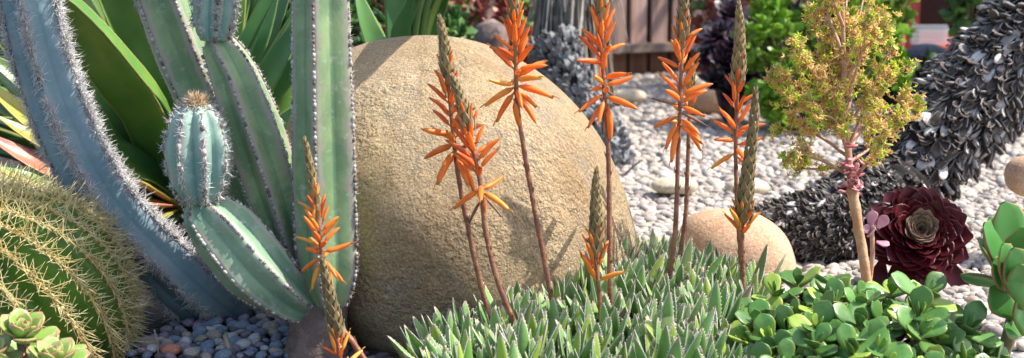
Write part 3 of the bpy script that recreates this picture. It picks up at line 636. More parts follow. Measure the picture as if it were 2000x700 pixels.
def big_aloe():
    B=at(345,470,2.85); B[2]=.06
    t=thing('agave','large aloe with broad channelled green leaves behind the cacti','succulent',(B[0],B[1],0))
    b=(350,400,2.85)
    L=[([b,(300,235,2.72),(215,120,2.62),(120,10,2.55),(80,-40,2.52)],.058,AL_G,(-.35,-.9,.25)),([(366,392,2.88),(322,232,2.75),(238,116,2.65),(140,5,2.58),(98,-45,2.55)],.040,AL_G,(.55,-.25,.8)),  # second leaf added behind the first, turned sunward as its lit rim
       ([b,(335,250,2.85),(285,120,2.82),(225,-20,2.8),(190,-90,2.78)],.058,AL_G,(-.1,-1,.2)),
       ([b,(330,240,2.95),(300,110,2.95),(280,0,2.95),(262,-110,2.95)],.058,AL_G,(.4,-1,.2)),
       ([b,(300,200,3.0),(255,80,3.0),(235,-20,3.0),(222,-110,3.0)],.05,AL_G,(.3,-1,.2)),
       ([b,(365,220,2.95),(350,80,2.98),(335,-60,3.0),(325,-150,3.0)],.055,AL_D,(0,-1,.2)),
       ([b,(440,240,2.9),(500,120,2.88),(545,20,2.88),(585,-90,2.88)],.060,AL_D,(-.5,-.8,.35)),
       ([b,(420,220,3.0),(465,100,3.0),(495,0,3.0),(515,-90,3.0)],.050,AL_G,(-.3,-1,.2)),
       ([b,(460,300,2.9),(520,210,2.85),(585,130,2.82),(650,60,2.8)],.048,AL_D,(-.4,-.7,.6)),
       ([b,(460,330,2.8),(530,270,2.75),(600,215,2.72),(680,170,2.7)],.040,AL_D,(-.3,-.6,.75)),
       ([b,(400,260,2.95),(400,120,3.0),(405,0,3.0),(412,-90,3.0)],.05,AL_D,(0,-1,.1)),
       ([b,(240,330,2.7),(130,285,2.6),(40,225,2.55),(-40,150,2.52)],.050,AL_Y,(.3,-.55,.8)),
       ([b,(210,300,2.78),(110,215,2.7),(30,150,2.66),(-50,95,2.64)],.040,AL_G,(.3,-.7,.6)),
       ([b,(230,390,2.66),(130,350,2.55),(50,310,2.5),(-40,255,2.48)],.038,AL_R,(.1,-.6,.8)),
       ([b,(250,440,2.66),(150,400,2.55),(60,360,2.48),(-30,318,2.45)],.030,AL_Y,(.1,-.4,.9)),
       ([b,(250,455,2.62),(165,420,2.5),(70,355,2.42),(0,325,2.4)],.024,AL_G,(.1,-.5,.8)),
       ([b,(270,290,2.85),(190,215,2.8),(130,130,2.78),(60,10,2.76)],.044,AL_D,(.5,-.7,.5)),
       ([b,(300,260,2.9),(230,150,2.9),(165,40,2.9),(120,-60,2.9)],.046,AL_D,(-.2,-.9,.3)),
       ([b,(280,330,2.75),(215,290,2.68),(190,230,2.64),(165,165,2.6)],.030,AL_D,(.5,-.7,.5)),
       ([b,(430,380,2.7),(500,350,2.6),(560,330,2.55),(620,300,2.5)],.03,AL_D,(-.2,-.6,.7))]
    L+=[([b,(345,240,2.9),(325,110,2.9),(310,-20,2.9),(302,-110,2.9)],.038,AL_G,(.45,-.6,.65)),([b,(318,245,2.86),(262,130,2.82),(205,10,2.8),(170,-70,2.78)],.036,AL_G,(.5,-.5,.7)),
       ([b,(300,285,2.82),(225,190,2.76),(150,70,2.72),(112,-30,2.7)],.034,AL_G,(.5,-.45,.75)),([b,(430,250,2.86),(478,130,2.84),(520,20,2.84),(552,-80,2.84)],.040,AL_D,(.3,-.6,.7)),
       ([b,(450,290,2.84),(510,180,2.8),(560,90,2.78),(612,0,2.76)],.038,AL_D,(.25,-.6,.75)),([b,(405,230,2.92),(440,100,2.92),(462,-10,2.92),(474,-100,2.92)],.036,AL_G,(.4,-.6,.65)),
       ([b,(290,350,2.74),(230,330,2.66),(170,290,2.6),(112,235,2.56)],.028,AL_G,(.4,-.5,.8)),([b,(225,370,2.68),(140,320,2.58),(62,272,2.52),(-10,225,2.5)],.034,AL_Y,(.25,-.5,.85))]
    for pts,w,m,fc in L: strap(t,pts,w,m,fc)
    r=np.random.default_rng(2)
    for i in range(34):
        a=i*2.39996+r.normal()*.1; f=i/33; el_=math.radians(18+62*f+r.normal()*6); ln=r.uniform(.5,.75)
        d=np.array([math.cos(a)*math.cos(el_),math.sin(a)*math.cos(el_)*.9+.1,math.sin(el_)]); 
        P=[np.array([B[0],B[1]+.06,B[2]])+d*ln*q+np.array([0,0,-.16*ln*q*q*math.cos(el_)]) for q in (0,.3,.65,1)]
        if P[-1][1]<2.55 and P[-1][0]>-.95: continue
        strap(t,[tuple(x)+(1,) for x in P],r.uniform(.035,.055),AL_D if r.random()<.7 else AL_G,(-d[0]*.7,-d[1]*.7-.3,.9-.5*f))
big_aloe()
def second_aloe(name,label,bx,by,n,lmin,lmax,wm,mats,seed,el0=15,el1=75,z=.02):
    r=np.random.default_rng(seed); t=thing(name,label,'succulent',(bx,by,0))
    for i in range(n):
        a=i*2.39996+r.normal()*.15; f=i/max(n-1,1); e=math.radians(el0+(el1-el0)*f+r.normal()*5); ln=r.uniform(lmin,lmax)
        d=np.array([math.cos(a)*math.cos(e),math.sin(a)*math.cos(e),math.sin(e)])
        P=[np.array([bx,by,z])+d*ln*q+np.array([0,0,-.22*ln*q*q*math.cos(e)]) for q in (0,.3,.65,1)]
        strap(t,[tuple(x)+(1,) for x in P],r.uniform(.8,1.15)*wm,mats[int(r.integers(0,len(mats)))],(-d[0]*.8,-d[1]*.8-.2,1-.6*f))
    return t
second_aloe('agave','dark green aloe standing behind the large aloe',at(170,300,3.7)[0],3.7,26,.55,.9,.05,[AL_D,AL_G],31)
second_aloe('agave','deep green aloe behind the upright cactus stem',at(520,300,3.5)[0],3.5,24,.5,.85,.045,[AL_D,AL_D,AL_G],37,20,80)
# strap leaves behind the boulder; tall arching leaves added to cast leaf shade on its top
def behind_boulder():
    b=at(800,190,2.95); t=thing('agave','strap leaved aloe directly behind the boulder with unseen arching leaves added to shade it','succulent',(b[0],b[1],0)); b0=(790,300,2.95)
    for pts,w,m,fc in [([b0,(740,120,2.92),(712,40,2.9),(690,-40,2.9)],.032,AL_D,(.6,-.8,.2)),([b0,(745,110,2.98),(728,50,2.98),(705,0,2.98)],.02,AL_G,(.6,-.8,.2)),
        ([b0,(785,90,2.9),(808,10,2.86),(838,-90,2.8)],.026,AL_D,(-.4,-.9,.3)),([b0,(840,90,2.95),(866,10,2.9),(900,-110,2.82)],.024,AL_D,(-.4,-.9,.3)),
        ([b0,(780,60,3.0),(770,-60,3.0),(775,-160,3.0)],.03,AL_D,(0,-1,.2)),([b0,(812,30,2.86),(850,-60,2.76),(905,-110,2.60),(902,-110,2.38),(875,-80,2.15)],.024,AL_D,(.2,-.2,1)),
        ([b0,(830,20,2.88),(890,-120,2.78),(990,-225,2.60),(985,-222,2.40),(950,-185,2.15)],.028,AL_D,(.2,-.2,1)),([b0,(800,20,2.92),(835,-40,2.78),(855,-62,2.62),(845,-60,2.42),(820,-44,2.25)],.015,AL_D,(.2,-.2,1)),
        ([b0,(846,36,2.9),(940,-150,2.78),(1040,-270,2.62),(1040,-270,2.45),(1010,-240,2.22)],.026,AL_G,(.2,-.2,1))]:
        strap(t,pts,w,m,fc,prof=[.2,.3,.85,1,.6,.03] if fc[2]==1 else None)
behind_boulder()
# ------------------------------------------------------------------ succulents with rounded leaves
JADE=plantmat("jade_leaf",(.085,.225,.045),(.14,.295,.06),edge=(.42,.14,.06),elo=.95,ehi=1.,rough=.34,transl=.10,ns=30,var=.55,base=(.16,.25,.05),bhi=.3,alt=(.27,.39,.055),altp=.82,bump=.12,spec=.55)
def obov(n=9,m=12,w=.34,t=.075,chan=.18,bend=.12,end=.10):
    return template(n,m,lambda u:w*np.interp(u,[0,.12,.35,.62,.82,.94,1],[.28,.42,.74,1,.92,.58,end]),lambda u:t*np.interp(u,[0,.3,.8,.95,1],[1.1,1.1,.9,.55,.2]),chan,bend)
JL=obov()
def tmesh(tm,name,mat): 
    mb=MB(); v,q,p=tm; pp=p.copy(); pp[:,2]=.5; mb.add(v,q,None,pp); return mb.mesh(name,mat)
def jade():
    c=np.array([.475,1.92,-.01]); ax=np.array([.205,.20,.124])
    t=thing('jade_plant','low mound of glossy green jade plant with red edged leaves','jade plant',(c[0],c[1],0))
    r=np.random.default_rng(6); N=205; i=np.arange(N); z=1-(i+.5)/N*1.05; a=i*2.39996
    nv=np.stack([np.sqrt(np.clip(1-z*z,0,1))*np.cos(a),np.sqrt(np.clip(1-z*z,0,1))*np.sin(a),z],-1)
    nv=nv[nv[:,1]<.55]; leaves=[]; st=MB()
    for h in nv:
        p0=c+h*ax*(1+.10*r.normal()); up=nrm(h*np.array([.8,.9,1])+np.array([0,-.50,.45])+r.normal(size=3)*.15); M=rotz_to(up,r.random()*6.3)
        tube(st,np.array([c+(p0-c)*.35,c+(p0-c)*.7+np.array([0,0,.01]),p0,p0+up*.014]),[.005,.004,.0032,.0025],6)
        npair=3; s0=r.uniform(.041,.056)
        for k in range(npair):
            for sd in (0,1):
                az_=k*PI/2+sd*PI+r.normal()*.15; pt=math.radians([12,38,66][k]+r.normal()*8); d=M@np.array([math.cos(az_)*math.cos(pt),math.sin(az_)*math.cos(pt),math.sin(pt)])
                nn=M@np.array([-math.cos(az_)*math.sin(pt),-math.sin(az_)*math.sin(pt),math.cos(pt)]); s=s0*[1,.85,.5][k]*r.uniform(.85,1.1)
                leaves.append((p0+up*.006*k,d,nn,s,r.random()))
    st.build('stem',plain("jade_stem",(.14,.10,.06),.8,(.22,.16,.1)),t)
    # the hundred leaves that show largest become parts of their own
    def score(l):
        q=l[0]+l[1]*l[3]*.5; dv=nrm(np.array([0,0,H])-q); surf=np.sum(((q-c)/ax)**2); return l[3]*abs(np.dot(l[2],dv))+.03*min(surf,1.6)+.03*np.dot(nrm((q-c)/ax),dv)
    leaves.sort(key=lambda l:-score(l)); me=[tmesh(obov(w=ww,bend=bb),'leaf',JADE) for ww,bb in ((.34,.12),(.38,.2),(.31,.05),(.36,-.05))]
    R=axes(np.array([l[1] for l in leaves]),np.array([l[2] for l in leaves]))
    for k,l in enumerate(leaves[:100]):
        o=bpy.data.objects.new('leaf',me[k%4]); COL.objects.link(o); o.parent=t
        o.matrix_local=Matrix([list(R[k][x]*l[3])+[(l[0]-ORG[t.name])[x]] for x in range(3)]+[[0,0,0,1]])
    mb=MB(); rest=leaves[100:]; inst(mb,JL,np.array([l[0] for l in rest]),R[100:],np.array([l[3] for l in rest]),np.array([l[4] for l in rest]))
    tag(mb.build('foliage',JADE,t),kind='stuff')
jade()
def leaf_list(parent,specs,mat,meshes):
    for k,(p,d,n,s) in enumerate(specs):
        R=axes(np.asarray(d,float)[None],np.asarray(n,float)[None])[0]; s3=np.asarray(s if np.ndim(s) else [s]*3)
        o=bpy.data.objects.new('leaf',meshes[k%len(meshes)]); COL.objects.link(o); o.parent=parent
        o.matrix_local=Matrix([list(R[x]*s3)+[(np.asarray(p)-ORG[parent.name])[x]] for x in range(3)]+[[0,0,0,1]])
def paddle():
    mt=plantmat("paddle_leaf",(.07,.25,.05),(.10,.30,.065),edge=(.58,.16,.11),elo=.86,ehi=1.,rough=.38,transl=.15,ns=14,var=.3,base=(.16,.30,.06),bhi=.35)
    D=1.95; b=at(1985,560,D); t=thing('paddle_succulent','tall succulent with big rounded green leaves rimmed in red','succulent',(b[0],b[1],0))
    mb=MB(); tube(mb,cr([np.array([b[0]-.02,D+.02,0]),at(1975,640,D),at(1982,560,D),at(2000,500,D)],12),.010,8,0,.08); mb.build('stem',plain("paddle_stem",(.20,.15,.09),.8,(.28,.2,.12)),t)
    me=[tmesh(obov(w=.36,t=.05,chan=.12,bend=.1,end=.16),'leaf',mt),tmesh(obov(w=.33,t=.05,chan=.2,bend=.18,end=.16),'leaf',mt)]
    S=[]
    def L(bx,by,tx,ty,w,nx,ny,nz,Db=1.95,Dt=1.92):
        p=at(bx,by,Db); q=at(tx,ty,Dt); d=q-p; ln=np.linalg.norm(d); S.append((p,d,(nx,ny,nz),(ln*w*.66,ln,ln)))
    L(1985,545,1945,392,1.05,.3,-1,.2); L(1990,560,1990,430,1.1,-.2,-1,.1,1.9,1.86); L(1985,550,1905,440,1.0,.4,-.8,.5,1.94,1.9)
    L(1985,560,1893,480,.95,.3,-.5,.8,1.97,1.97); L(1975,570,1945,475,.9,.5,-.8,.1,1.86,1.82); L(1985,565,1880,520,.9,0,-.5,-.6,1.98,1.99)
    L(2000,600,1965,480,.95,.3,-1,.0,1.86,1.82); L(2010,560,2030,420,1.1,-.4,-1,.2); L(1985,620,1925,560,1.2,0,-.9,.3,1.9,1.87); L(2000,650,1975,560,1.1,.4,-1,.1,1.9,1.86)
    L(1985,570,1925,505,.9,.2,-1,.3,1.9,1.84); L(1985,575,1980,500,.9,-.1,-1,.2,1.86,1.81); L(1980,560,1920,425,.8,.5,-.9,.1,1.98,1.97); L(2005,560,2070,470,1.,-.3,-.8,.5); L(2000,650,1955,640,1.2,.1,-.9,.3,1.92,1.89); L(1990,560,1970,420,1.,0,-1,.2,2.02,2.05); L(2000,560,2020,450,1.,0,-1,.2,2.02,2.07)
    leaf_list(t,S,mt,me)
paddle()
def rosette_plant(name,label,cat,c,axis,n,Lo,Li,po,pi_,mat,tm,spin=0,wmul=1.,stem=None,group=None):
    t=thing(name,label,cat,(c[0],c[1],0),group); me=[tmesh(x,'leaf',mat) for x in tm]; M=rotz_to(axis,spin); S=[]
    r=np.random.default_rng(int(abs(c[0])*1000))
    for i in range(n):
        f=i/(n-1); a=i*2.39996+r.normal()*.08; pt=math.radians(po+(pi_-po)*f**.9+r.normal()*4); ln=(Lo+(Li-Lo)*f**1.1)*r.uniform(.92,1.08)
        d=M@np.array([math.cos(a)*math.cos(pt),math.sin(a)*math.cos(pt),math.sin(pt)]); nn=M@np.array([-math.cos(a)*math.sin(pt),-math.sin(a)*math.sin(pt),math.cos(pt)])
        S.append((c+M@np.array([0,0,1])*(.16*Lo*f)+d*.05*Lo*(1-f),d,nn,(ln*wmul,ln,ln)))
    leaf_list(t,S,mat,me)
    if stem is not None and Lo<.06:          # older leaves and offsets crowd the stem down to the ground
        k=90; d=nrm(r.normal(size=(k,3))+np.array([0,0,.1])); p=np.stack([c[0]+d[:,0]*.045,c[1]+d[:,1]*.045,r.uniform(.0,c[2]-.01,k)],-1); fb=MB()
        inst(fb,tm[0],p,axes(d,np.tile([0,0,1.],(k,1))),r.uniform(.5,.9,k)*Lo); fb.build('foliage',mat,t)
    if stem is not None:
        mb=MB(); tube(mb,cr(stem,10),.008 if Lo>.03 else .004,8,0,.08); mb.build('stem',plain(name+"_stem",(.20,.13,.09),.85,(.30,.2,.14)),t)
    return t
RS=plantmat("rosette_leaf",(.25,.42,.08),(.36,.52,.16),edge=(.72,.30,.24),elo=.86,ehi=1.,tip=(.66,.28,.22),tlo=.86,rough=.4,transl=.2,ns=30,var=.25,base=(.20,.45,.05))
ov=[obov(w=.36,t=.085,chan=.25,bend=.16,end=.08),obov(w=.33,t=.085,chan=.3,bend=.22,end=.08)]
for px,py,D,n,s,ax,lb in [(45,664,1.78,20,.044,(.15,-.25,.9),'pale green rosette succulent with pink leaf tips below the barrel cactus'),(104,716,1.74,20,.044,(.1,-.2,.95),'pink edged pale rosette succulent at the lowest corner in front of the barrel cactus'),(-18,708,1.76,18,.042,(.1,-.2,.9),'small rosette succulent beside the two larger pale rosettes')]:
    p=at(px,py,D); rosette_plant('echeveria',lb,'succulent',p,ax,n,s,s*.4,12,76,RS,ov,.4,1.,[np.array([p[0],p[1],0.]),p*np.array([1,1,.5]),p],group='pale rosettes below the barrel cactus')
DK=plantmat("dark_aeonium",(.05,.004,.008),(.085,.008,.013),rough=.36,transl=.10,ns=20,var=.5,base=(.16,.03,.03),bhi=.3,spec=.35)
DKC=plantmat("aeonium_centre",(.15,.13,.085),(.23,.20,.13),edge=(.17,.04,.04),elo=.75,ehi=1.,rough=.45,transl=.1,ns=20,var=.3)
def dark_aeonium():
    c=at(1792,462,2.55); axis=nrm(np.array([-.10,-.80,.50])); M=rotz_to(axis,.2)
    t=thing('aeonium','dark burgundy aeonium rosette with a pale centre facing the viewer','succulent',(c[0],c[1],0)); r=np.random.default_rng(5)
    tm=[obov(w=.30,t=.03,chan=.25,bend=.10,end=.12),obov(w=.28,t=.03,chan=.3,bend=.2,end=.12)]; md=[tmesh(x,'leaf',DK) for x in tm]; mc=[tmesh(obov(w=.34,t=.06,chan=.35,bend=.25,end=.12),'leaf',DKC)]
    So=[];Si=[]
    for i in range(190):
        f=i/189; a=i*2.39996+r.normal()*.08; pt=math.radians(-4+70*f**.8+r.normal()*4); ln=.088*(1-f)**.85+.008; ln*=r.uniform(.93,1.06)
        d=M@np.array([math.cos(a)*math.cos(pt),math.sin(a)*math.cos(pt),math.sin(pt)]); nn=M@np.array([-math.cos(a)*math.sin(pt),-math.sin(a)*math.sin(pt),math.cos(pt)])
        (So if f<.57 else Si).append((c+axis*.022*f+d*.004,d,nn,(ln,ln,ln)))
    leaf_list(t,So,DK,md); leaf_list(t,Si,DKC,mc)
    for a,dx,dz,ln in [(0,-.04,-.10,.075),(1,-.012,-.1,.07),(2,.02,-.1,.075),(3,.05,-.09,.08),(4,-.075,-.06,.07),(5,.075,-.05,.07)]:
        p=c+np.array([dx*.8,.01,-.045]); leaf_list(t,[(p,(dx*2.5,-.2,dz*10),(dx,-1,-.3),(ln,ln,ln))],DK,md)
    mb=MB(); tube(mb,cr([np.array([c[0],c[1]+.05,0]),c+np.array([.01,.05,-.07]),c],10),.011,8,0,.06); mb.build('stem',plain("aeonium_stem",(.12,.07,.06),.8,(.2,.13,.11)),t)
dark_aeonium()
# ------------------------------------------------------------------ blossoming succulent on a thin trunk
def blossoming():
    D=2.32; PK=plantmat("twig",(.46,.22,.15),(.58,.36,.23),rough=.6,transl=0,ns=60,var=.2,bump=.4)
    ST=plantmat("peeling_stem",(.50,.27,.13),(.62,.38,.22),rough=.7,transl=0,ns=40,var=.1,bump=.5)
    FL=plantmat("floret",(.86,.62,.22),(.90,.72,.36),rough=.55,transl=.5,ns=45,var=.4,alt=(.62,.70,.08),altp=.66,tip=(.84,.64,.34),tlo=.7)
    b=ground_at(1695,560); t=thing('blossoming_succulent','small tree shaped succulent covered in tiny yellow green blossoms on a thin bare trunk','succulent',(at(1695,560,D)[0],D,0))
    S=cr([np.array([at(1697,560,D)[0],D,0.]),at(1692,545,D),at(1676,440,D),at(1664,370,D)],20); mb=MB(); tube(mb,S,cr([.0095,.0085,.0085,.010],20)[:,0],10,0,.06); mb.build('trunk',ST,t)
    r=np.random.default_rng(14); tw=MB(); fl=MB()
    main=cr([at(1664,372,D),at(1657,300,D),at(1650,220,D+.01),at(1648,120,D+.02),at(1645,10,D+.02),at(1642,-60,D+.02)],40); tube(tw,main,np.linspace(.0070,.0022,40),8,0,.06)
    star=MB()
    for k in range(5):
        a=k*2*PI/5; d=np.array([math.cos(a),math.sin(a),.55]); n=np.array([-.5*math.cos(a),-.5*math.sin(a),.8]); R=axes(d[None],n[None])[0]
        v,q,p=template(3,4,lambda u:.2*np.interp(u,[0,.5,1],[.6,1,.1]),lambda u:.06+0*u); star.add((v@R.T),q,None,p)
    sv,sq,_,sp=star.arrays(); STAR=(sv,sq,sp)
    br=[(310,[(1590,262),(1520,258)],.5),(345,[(1600,312),(1545,308)],.5),(250,[(1600,205),(1545,178),(1512,148)],1),(230,[(1600,160),(1552,92)],1),(185,[(1605,100),(1585,25)],1),(165,[(1690,95),(1728,62)],1),(245,[(1705,185),(1772,130)],1),
        (275,[(1722,225),(1790,205)],.8),(320,[(1722,275),(1792,222)],.7),(350,[(1700,312),(1722,282)],.4),(135,[(1672,60),(1690,-20)],1),(215,[(1640,150),(1622,60)],1.2),(200,[(1675,130),(1700,30)],1.2),(110,[(1615,20),(1600,-50)],1),(280,[(1610,230),(1530,200)],.8),
        (330,[(1600,330),(1560,330)],.3),(290,[(1690,210),(1740,90)],1.2),(260,[(1630,190),(1575,130)],1.2),(150,[(1650,70),(1655,-30)],1.2),(240,[(1665,160),(1650,60)],1.2),(300,[(1690,250),(1760,240)],.7),(60,[(1625,-10),(1620,-60)],1),(300,[(1630,235),(1590,225)],.8)]
    mx=np.array([1000+F*p[0]/p[1] for p in main]); 
    my=np.interp(np.linspace(0,5,40),[0,1,2,3,4,5],[372,300,220,120,10,-60])
    def florets(p,n,s):
        d=nrm(r.normal(size=(n,3))+np.array([0,-.25,.75])); loc=p+r.normal(size=(n,3))*s; y=nrm(np.cross(d,r.normal(size=(n,3))))
        inst(fl,STAR,loc,axes(y,d),r.uniform(.0055,.0095,n))
    tips=[]
    for y0,ends,den in br:
        i=int(np.argmin(np.abs(my-y0))); dz=r.normal()*.07
        pts=[main[i]]+[at(e[0],e[1],D+.02+dz*(k+1)/len(ends)) for k,e in enumerate(ends)]; C=cr(pts,24); tube(tw,C,np.linspace(.0034,.0012,24),6,0,.08)
        for k in range(int(4.5*den)+2):
            s=r.uniform(.25,1.); p=C[int(s*23)]; L=r.uniform(.022,.055)*(1.15-.4*s); d=nrm(nrm(C[-1]-C[0])*.6+np.array([0,-.1,.55])+r.normal(size=3)*.55)
            q=[p,p+d*L*.5+np.array([0,0,.004]),p+d*L]; tube(tw,cr(q,6),np.linspace(.0015,.0009,6),4)
            if r.random()<.28: tips.append(p+d*L)
            for g in range(4):
                florets(p+d*L*(.35+.22*g),5,.0056)
        florets(C[-1],12,.008); tips.append(C[-1])
        for g in range(int(3*den)): florets(C[int(r.uniform(.35,1)*23)],3,.008)
    tw.build('branch',PK,t); fl.build('blossoms',FL,t)
    tips=np.array(tips); kt=len(tips); tl=MB()
    for j in range(7):
        d=nrm(r.normal(size=(kt,3))*.8+np.array([0,-.15,.7])); inst(tl,obov(5,6,.3,.09),tips+r.normal(size=(kt,3))*.003,axes(d,np.array([0,-.4,1.])),r.uniform(.009,.016,kt))
    tl.build('leaves',plantmat("lime_tip",(.36,.50,.05),(.50,.58,.10),rough=.4,transl=.4,ns=40,var=.3,tip=(.62,.55,.16),tlo=.8),t)
    lv=plantmat("rosy_leaf",(.52,.12,.14),(.62,.25,.26),rough=.4,transl=.2,ns=40,var=.4,tip=(.70,.40,.42),tlo=.6); mb=MB(); n=46
    loc=np.array([at(1668+r.normal()*9,345+r.normal()*28,D-.005+r.normal()*.012) for _ in range(n)]); d=nrm(r.normal(size=(n,3))+np.array([0,-.2,.1])); inst(mb,obov(6,8,.3,.12),loc,axes(d,np.array([0,-.3,1.])),r.uniform(.012,.02,n)); mb.build('rosy_leaves',lv,t)
    lv2=plantmat("mauve_leaf",(.50,.24,.32),(.62,.38,.46),rough=.4,transl=.2,ns=40,var=.3); c=at(1702,440,2.42)
    t2=thing('mauve_succulent','little succulent with mauve pink leaves between the thin trunk and the dark rosette','succulent',(c[0],c[1],0)); me=[tmesh(ov[0],'leaf',lv2)]
    leaf_list(t2,[(c,(-.1,-.2,1),(0,-1,.2),.030),(c+[.012,0,-.005],(.5,-.2,.8),(-.3,-1,.3),.028),(c+[-.005,0,-.02],(.2,-.4,.3),(0,-.6,.8),.026),(c+[0.0,0,-.015],(-.6,-.2,.5),(.3,-1,.3),.024),(c+[.01,.0,-.03],(.6,-.4,-.2),(0,-.5,.8),.024)],lv2,me)
    mb=MB(); tube(mb,cr([np.array([c[0],c[1]+.01,0]),c*np.array([1,1,.6])+[.004,0,0],c],8),.004,6); mb.build('stem',PK,t2)
blossoming()
# ------------------------------------------------------------------ trunks wrapped in dry leaves
DRY=plantmat("dry_leaf",(.04,.034,.031),(.115,.10,.094),edge=(.32,.30,.29),elo=.72,ehi=1.,tip=(.16,.125,.10),tlo=.8,rough=.9,spec=.12,transl=0,ns=25,var=.9,alt=(.40,.38,.365),altp=.8,bump=.4,bscale=150)  # dark base and pale margins put self-shadow and silver-lit tips into the colour
DRYP=plantmat("dry_leaf_pale",(.16,.17,.18),(.27,.28,.29),edge=(.42,.42,.43),elo=.8,ehi=1.,rough=.6,transl=.05,ns=25,var=.7,alt=(.10,.08,.07),altp=.85,bump=.4,bscale=150)
CORE=plain("trunk_core",(.02,.016,.014),.95)
def scaly(parent_label,pts,rad,n,size,mat,seed,D0,stand=.75,back=.55,group=None):
    r=np.random.default_rng(seed); P=cr(np.array([at(*p) for p in pts]),80); R=cr(np.array(rad)*D0/F,80)[:,0]
    t=thing('leafy_trunk',parent_label,'trunk',(P[0][0],P[0][1],0),group); mb=MB(); tube(mb,P,R*.72,20,0,.04); mb.build('core',CORE,t)
    T,N,B=frames(P); s=r.random(n)*79; i=s.astype(int); a=r.random(n)*2*PI
    o=np.cos(a)[:,None]*N[i]+np.sin(a)[:,None]*B[i]; loc=P[i]+o*(R[i]*.66)[:,None]
    d=o*stand-T[i]*back+r.normal(size=(n,3))*.2
    tms=[template(8,8,lambda u:.27*np.interp(u,[0,.3,.65,.88,1],[.5,.9,1,.75,.25]),lambda u:.085*np.interp(u,[0,.8,1],[1,1,.5]),.5,cb) for cb in (.35,-.35,-.75)]
    mb=MB(); pick=r.integers(0,3,n)
    for k in range(3):
        h=pick==k; inst(mb,tms[k],loc[h],axes(d[h],o[h],r.normal(size=h.sum())*.3),size*r.uniform(.7,1.25,h.sum()))
    mb.build('dry_leaves',mat,t); return t
scaly('thick leaning trunk covered in dark curled dry leaves rising behind the dark aeonium',[(1600,470,2.95),(1690,405,2.95),(1800,300,2.98),(1900,195,3.02),(1995,95,3.06),(2100,-30,3.1),(2200,-150,3.12)],[98,106,116,125,130,130,128],5600,.037,DRY,5,3.0,.46,.8)
scaly('short grey trunk lying on the gravel wrapped in small dry leaves behind the tan rock',[(1480,470,2.78),(1530,455,2.78),(1590,450,2.78),(1650,436,2.8),(1705,412,2.83),(1765,375,2.88)],[55,82,97,104,106,104],4200,.021,DRY,9,2.8,.46,.8)
scaly('thin leaning trunk wrapped in blue grey dry leaves at the foot of the shaggy trunk',[(1080,80,4.3),(1110,150,4.25),(1150,220,4.2),(1188,280,4.1),(1212,345,4.0)],[52,50,46,38,30],1500,.027,DRYP,12,4.2)
def shaggy():
    D=4.5; b=at(1110,230,D); r=np.random.default_rng(21); t=thing('shaggy_trunk','upright grey trunk hung with long dry leaf fibres in front of the fence','trunk',(b[0],D,0))
    ax=cr([np.array([b[0],D,0]),np.array([b[0],D,.4]),np.array([b[0]+.02,D,.9]),np.array([b[0]+.03,D,1.35])],20); mb=MB(); tube(mb,ax,np.linspace(.075,.10,20),16,0,.03); mb.build('core',plain("shaggy_core",(.10,.085,.075),.95),t)
    m=plantmat("fibre",(.34,.30,.255),(.52,.46,.40),rough=.8,transl=.05,ns=20,var=.8,alt=(.09,.075,.065),altp=.75)
    n=620; z=r.uniform(.30,1.35,n); a=r.random(n)*2*PI; o=np.stack([np.cos(a),np.sin(a),0*a],-1); loc=np.stack([b[0]+.02*z,D+0*z,z],-1)+o*r.uniform(.08,.115,n)[:,None]
    d=np.stack([0*z,0*z,-1+0*z],-1)+o*.10+r.normal(size=(n,3))*.06; tm=template(7,4,lambda u:np.interp(u,[0,.3,1],[.5,.5,.12]),lambda u:.12+0*u,.0,.0)
    tm=(tm[0]*np.array([1,1,1]),tm[1],tm[2]); mb=MB(); ln=r.uniform(.18,.42,n); inst(mb,tm,loc,axes(d,o,r.normal(size=n)*.4),np.stack([r.uniform(.008,.02,n),ln,np.full(n,.010)],-1)); mb.build('fibres',m,t)
    c=ax[-1]; mb=MB(); n=70; i=np.arange(n); a=i*2.39996; e=np.radians(np.linspace(-25,80,n)); d=np.stack([np.cos(a)*np.cos(e),np.sin(a)*np.cos(e),np.sin(e)],-1)
    inst(mb,template(8,6,lambda u:.045*np.interp(u,[0,.3,1],[.8,1,.05]),lambda u:.008+0*u,.3,-.12),np.repeat(c[None],n,0),axes(d,np.array([0,0,1.])),r.uniform(.4,.6,n)); mb.build('crown',AL_D,t)
shaggy()
# ------------------------------------------------------------------ fence
def box(mb,x0,x1,y0,y1,z0,z1,rnd=0.,bev=.0):
    v=np.array([[x,y,z] for x in (x0,x1) for y in (y0,y1) for z in (z0,z1)]); q=np.array([[0,1,3,2],[4,6,7,5],[0,4,5,1],[2,3,7,6],[0,2,6,4],[1,5,7,3]]); mb.add(v,q,None,np.tile([0,.5,rnd],(8,1)))
def woodmat(name,c1,c2,sc_=(40,40,3)):
    m,nt,b=newmat(name); k=NT(nt); mp=k.n('ShaderNodeMapping'); mp.inputs['Scale'].default_value=sc_; k.l(k.pos(),mp.inputs[0]); g=k.noise(mp.outputs[0],1.,5,.65,.8)
    col=k.mix(k.step(g,.3,.7),c1,c2); oi=k.n('ShaderNodeObjectInfo').outputs['Random']; x=k.n('ShaderNodeVectorMath',operation='SCALE'); k.l(col,x.inputs[0]); k.l(k.math('ADD',.72,k.math('MULTIPLY',oi,.5)),x.inputs['Scale'])
    k.l(x.outputs[0],b.inputs['Base Color']); b.inputs['Roughness'].default_value=.85; b.inputs['Specular IOR Level'].default_value=.2; k.l(k.bump(g,.4,.004),b.inputs['Normal']); return m
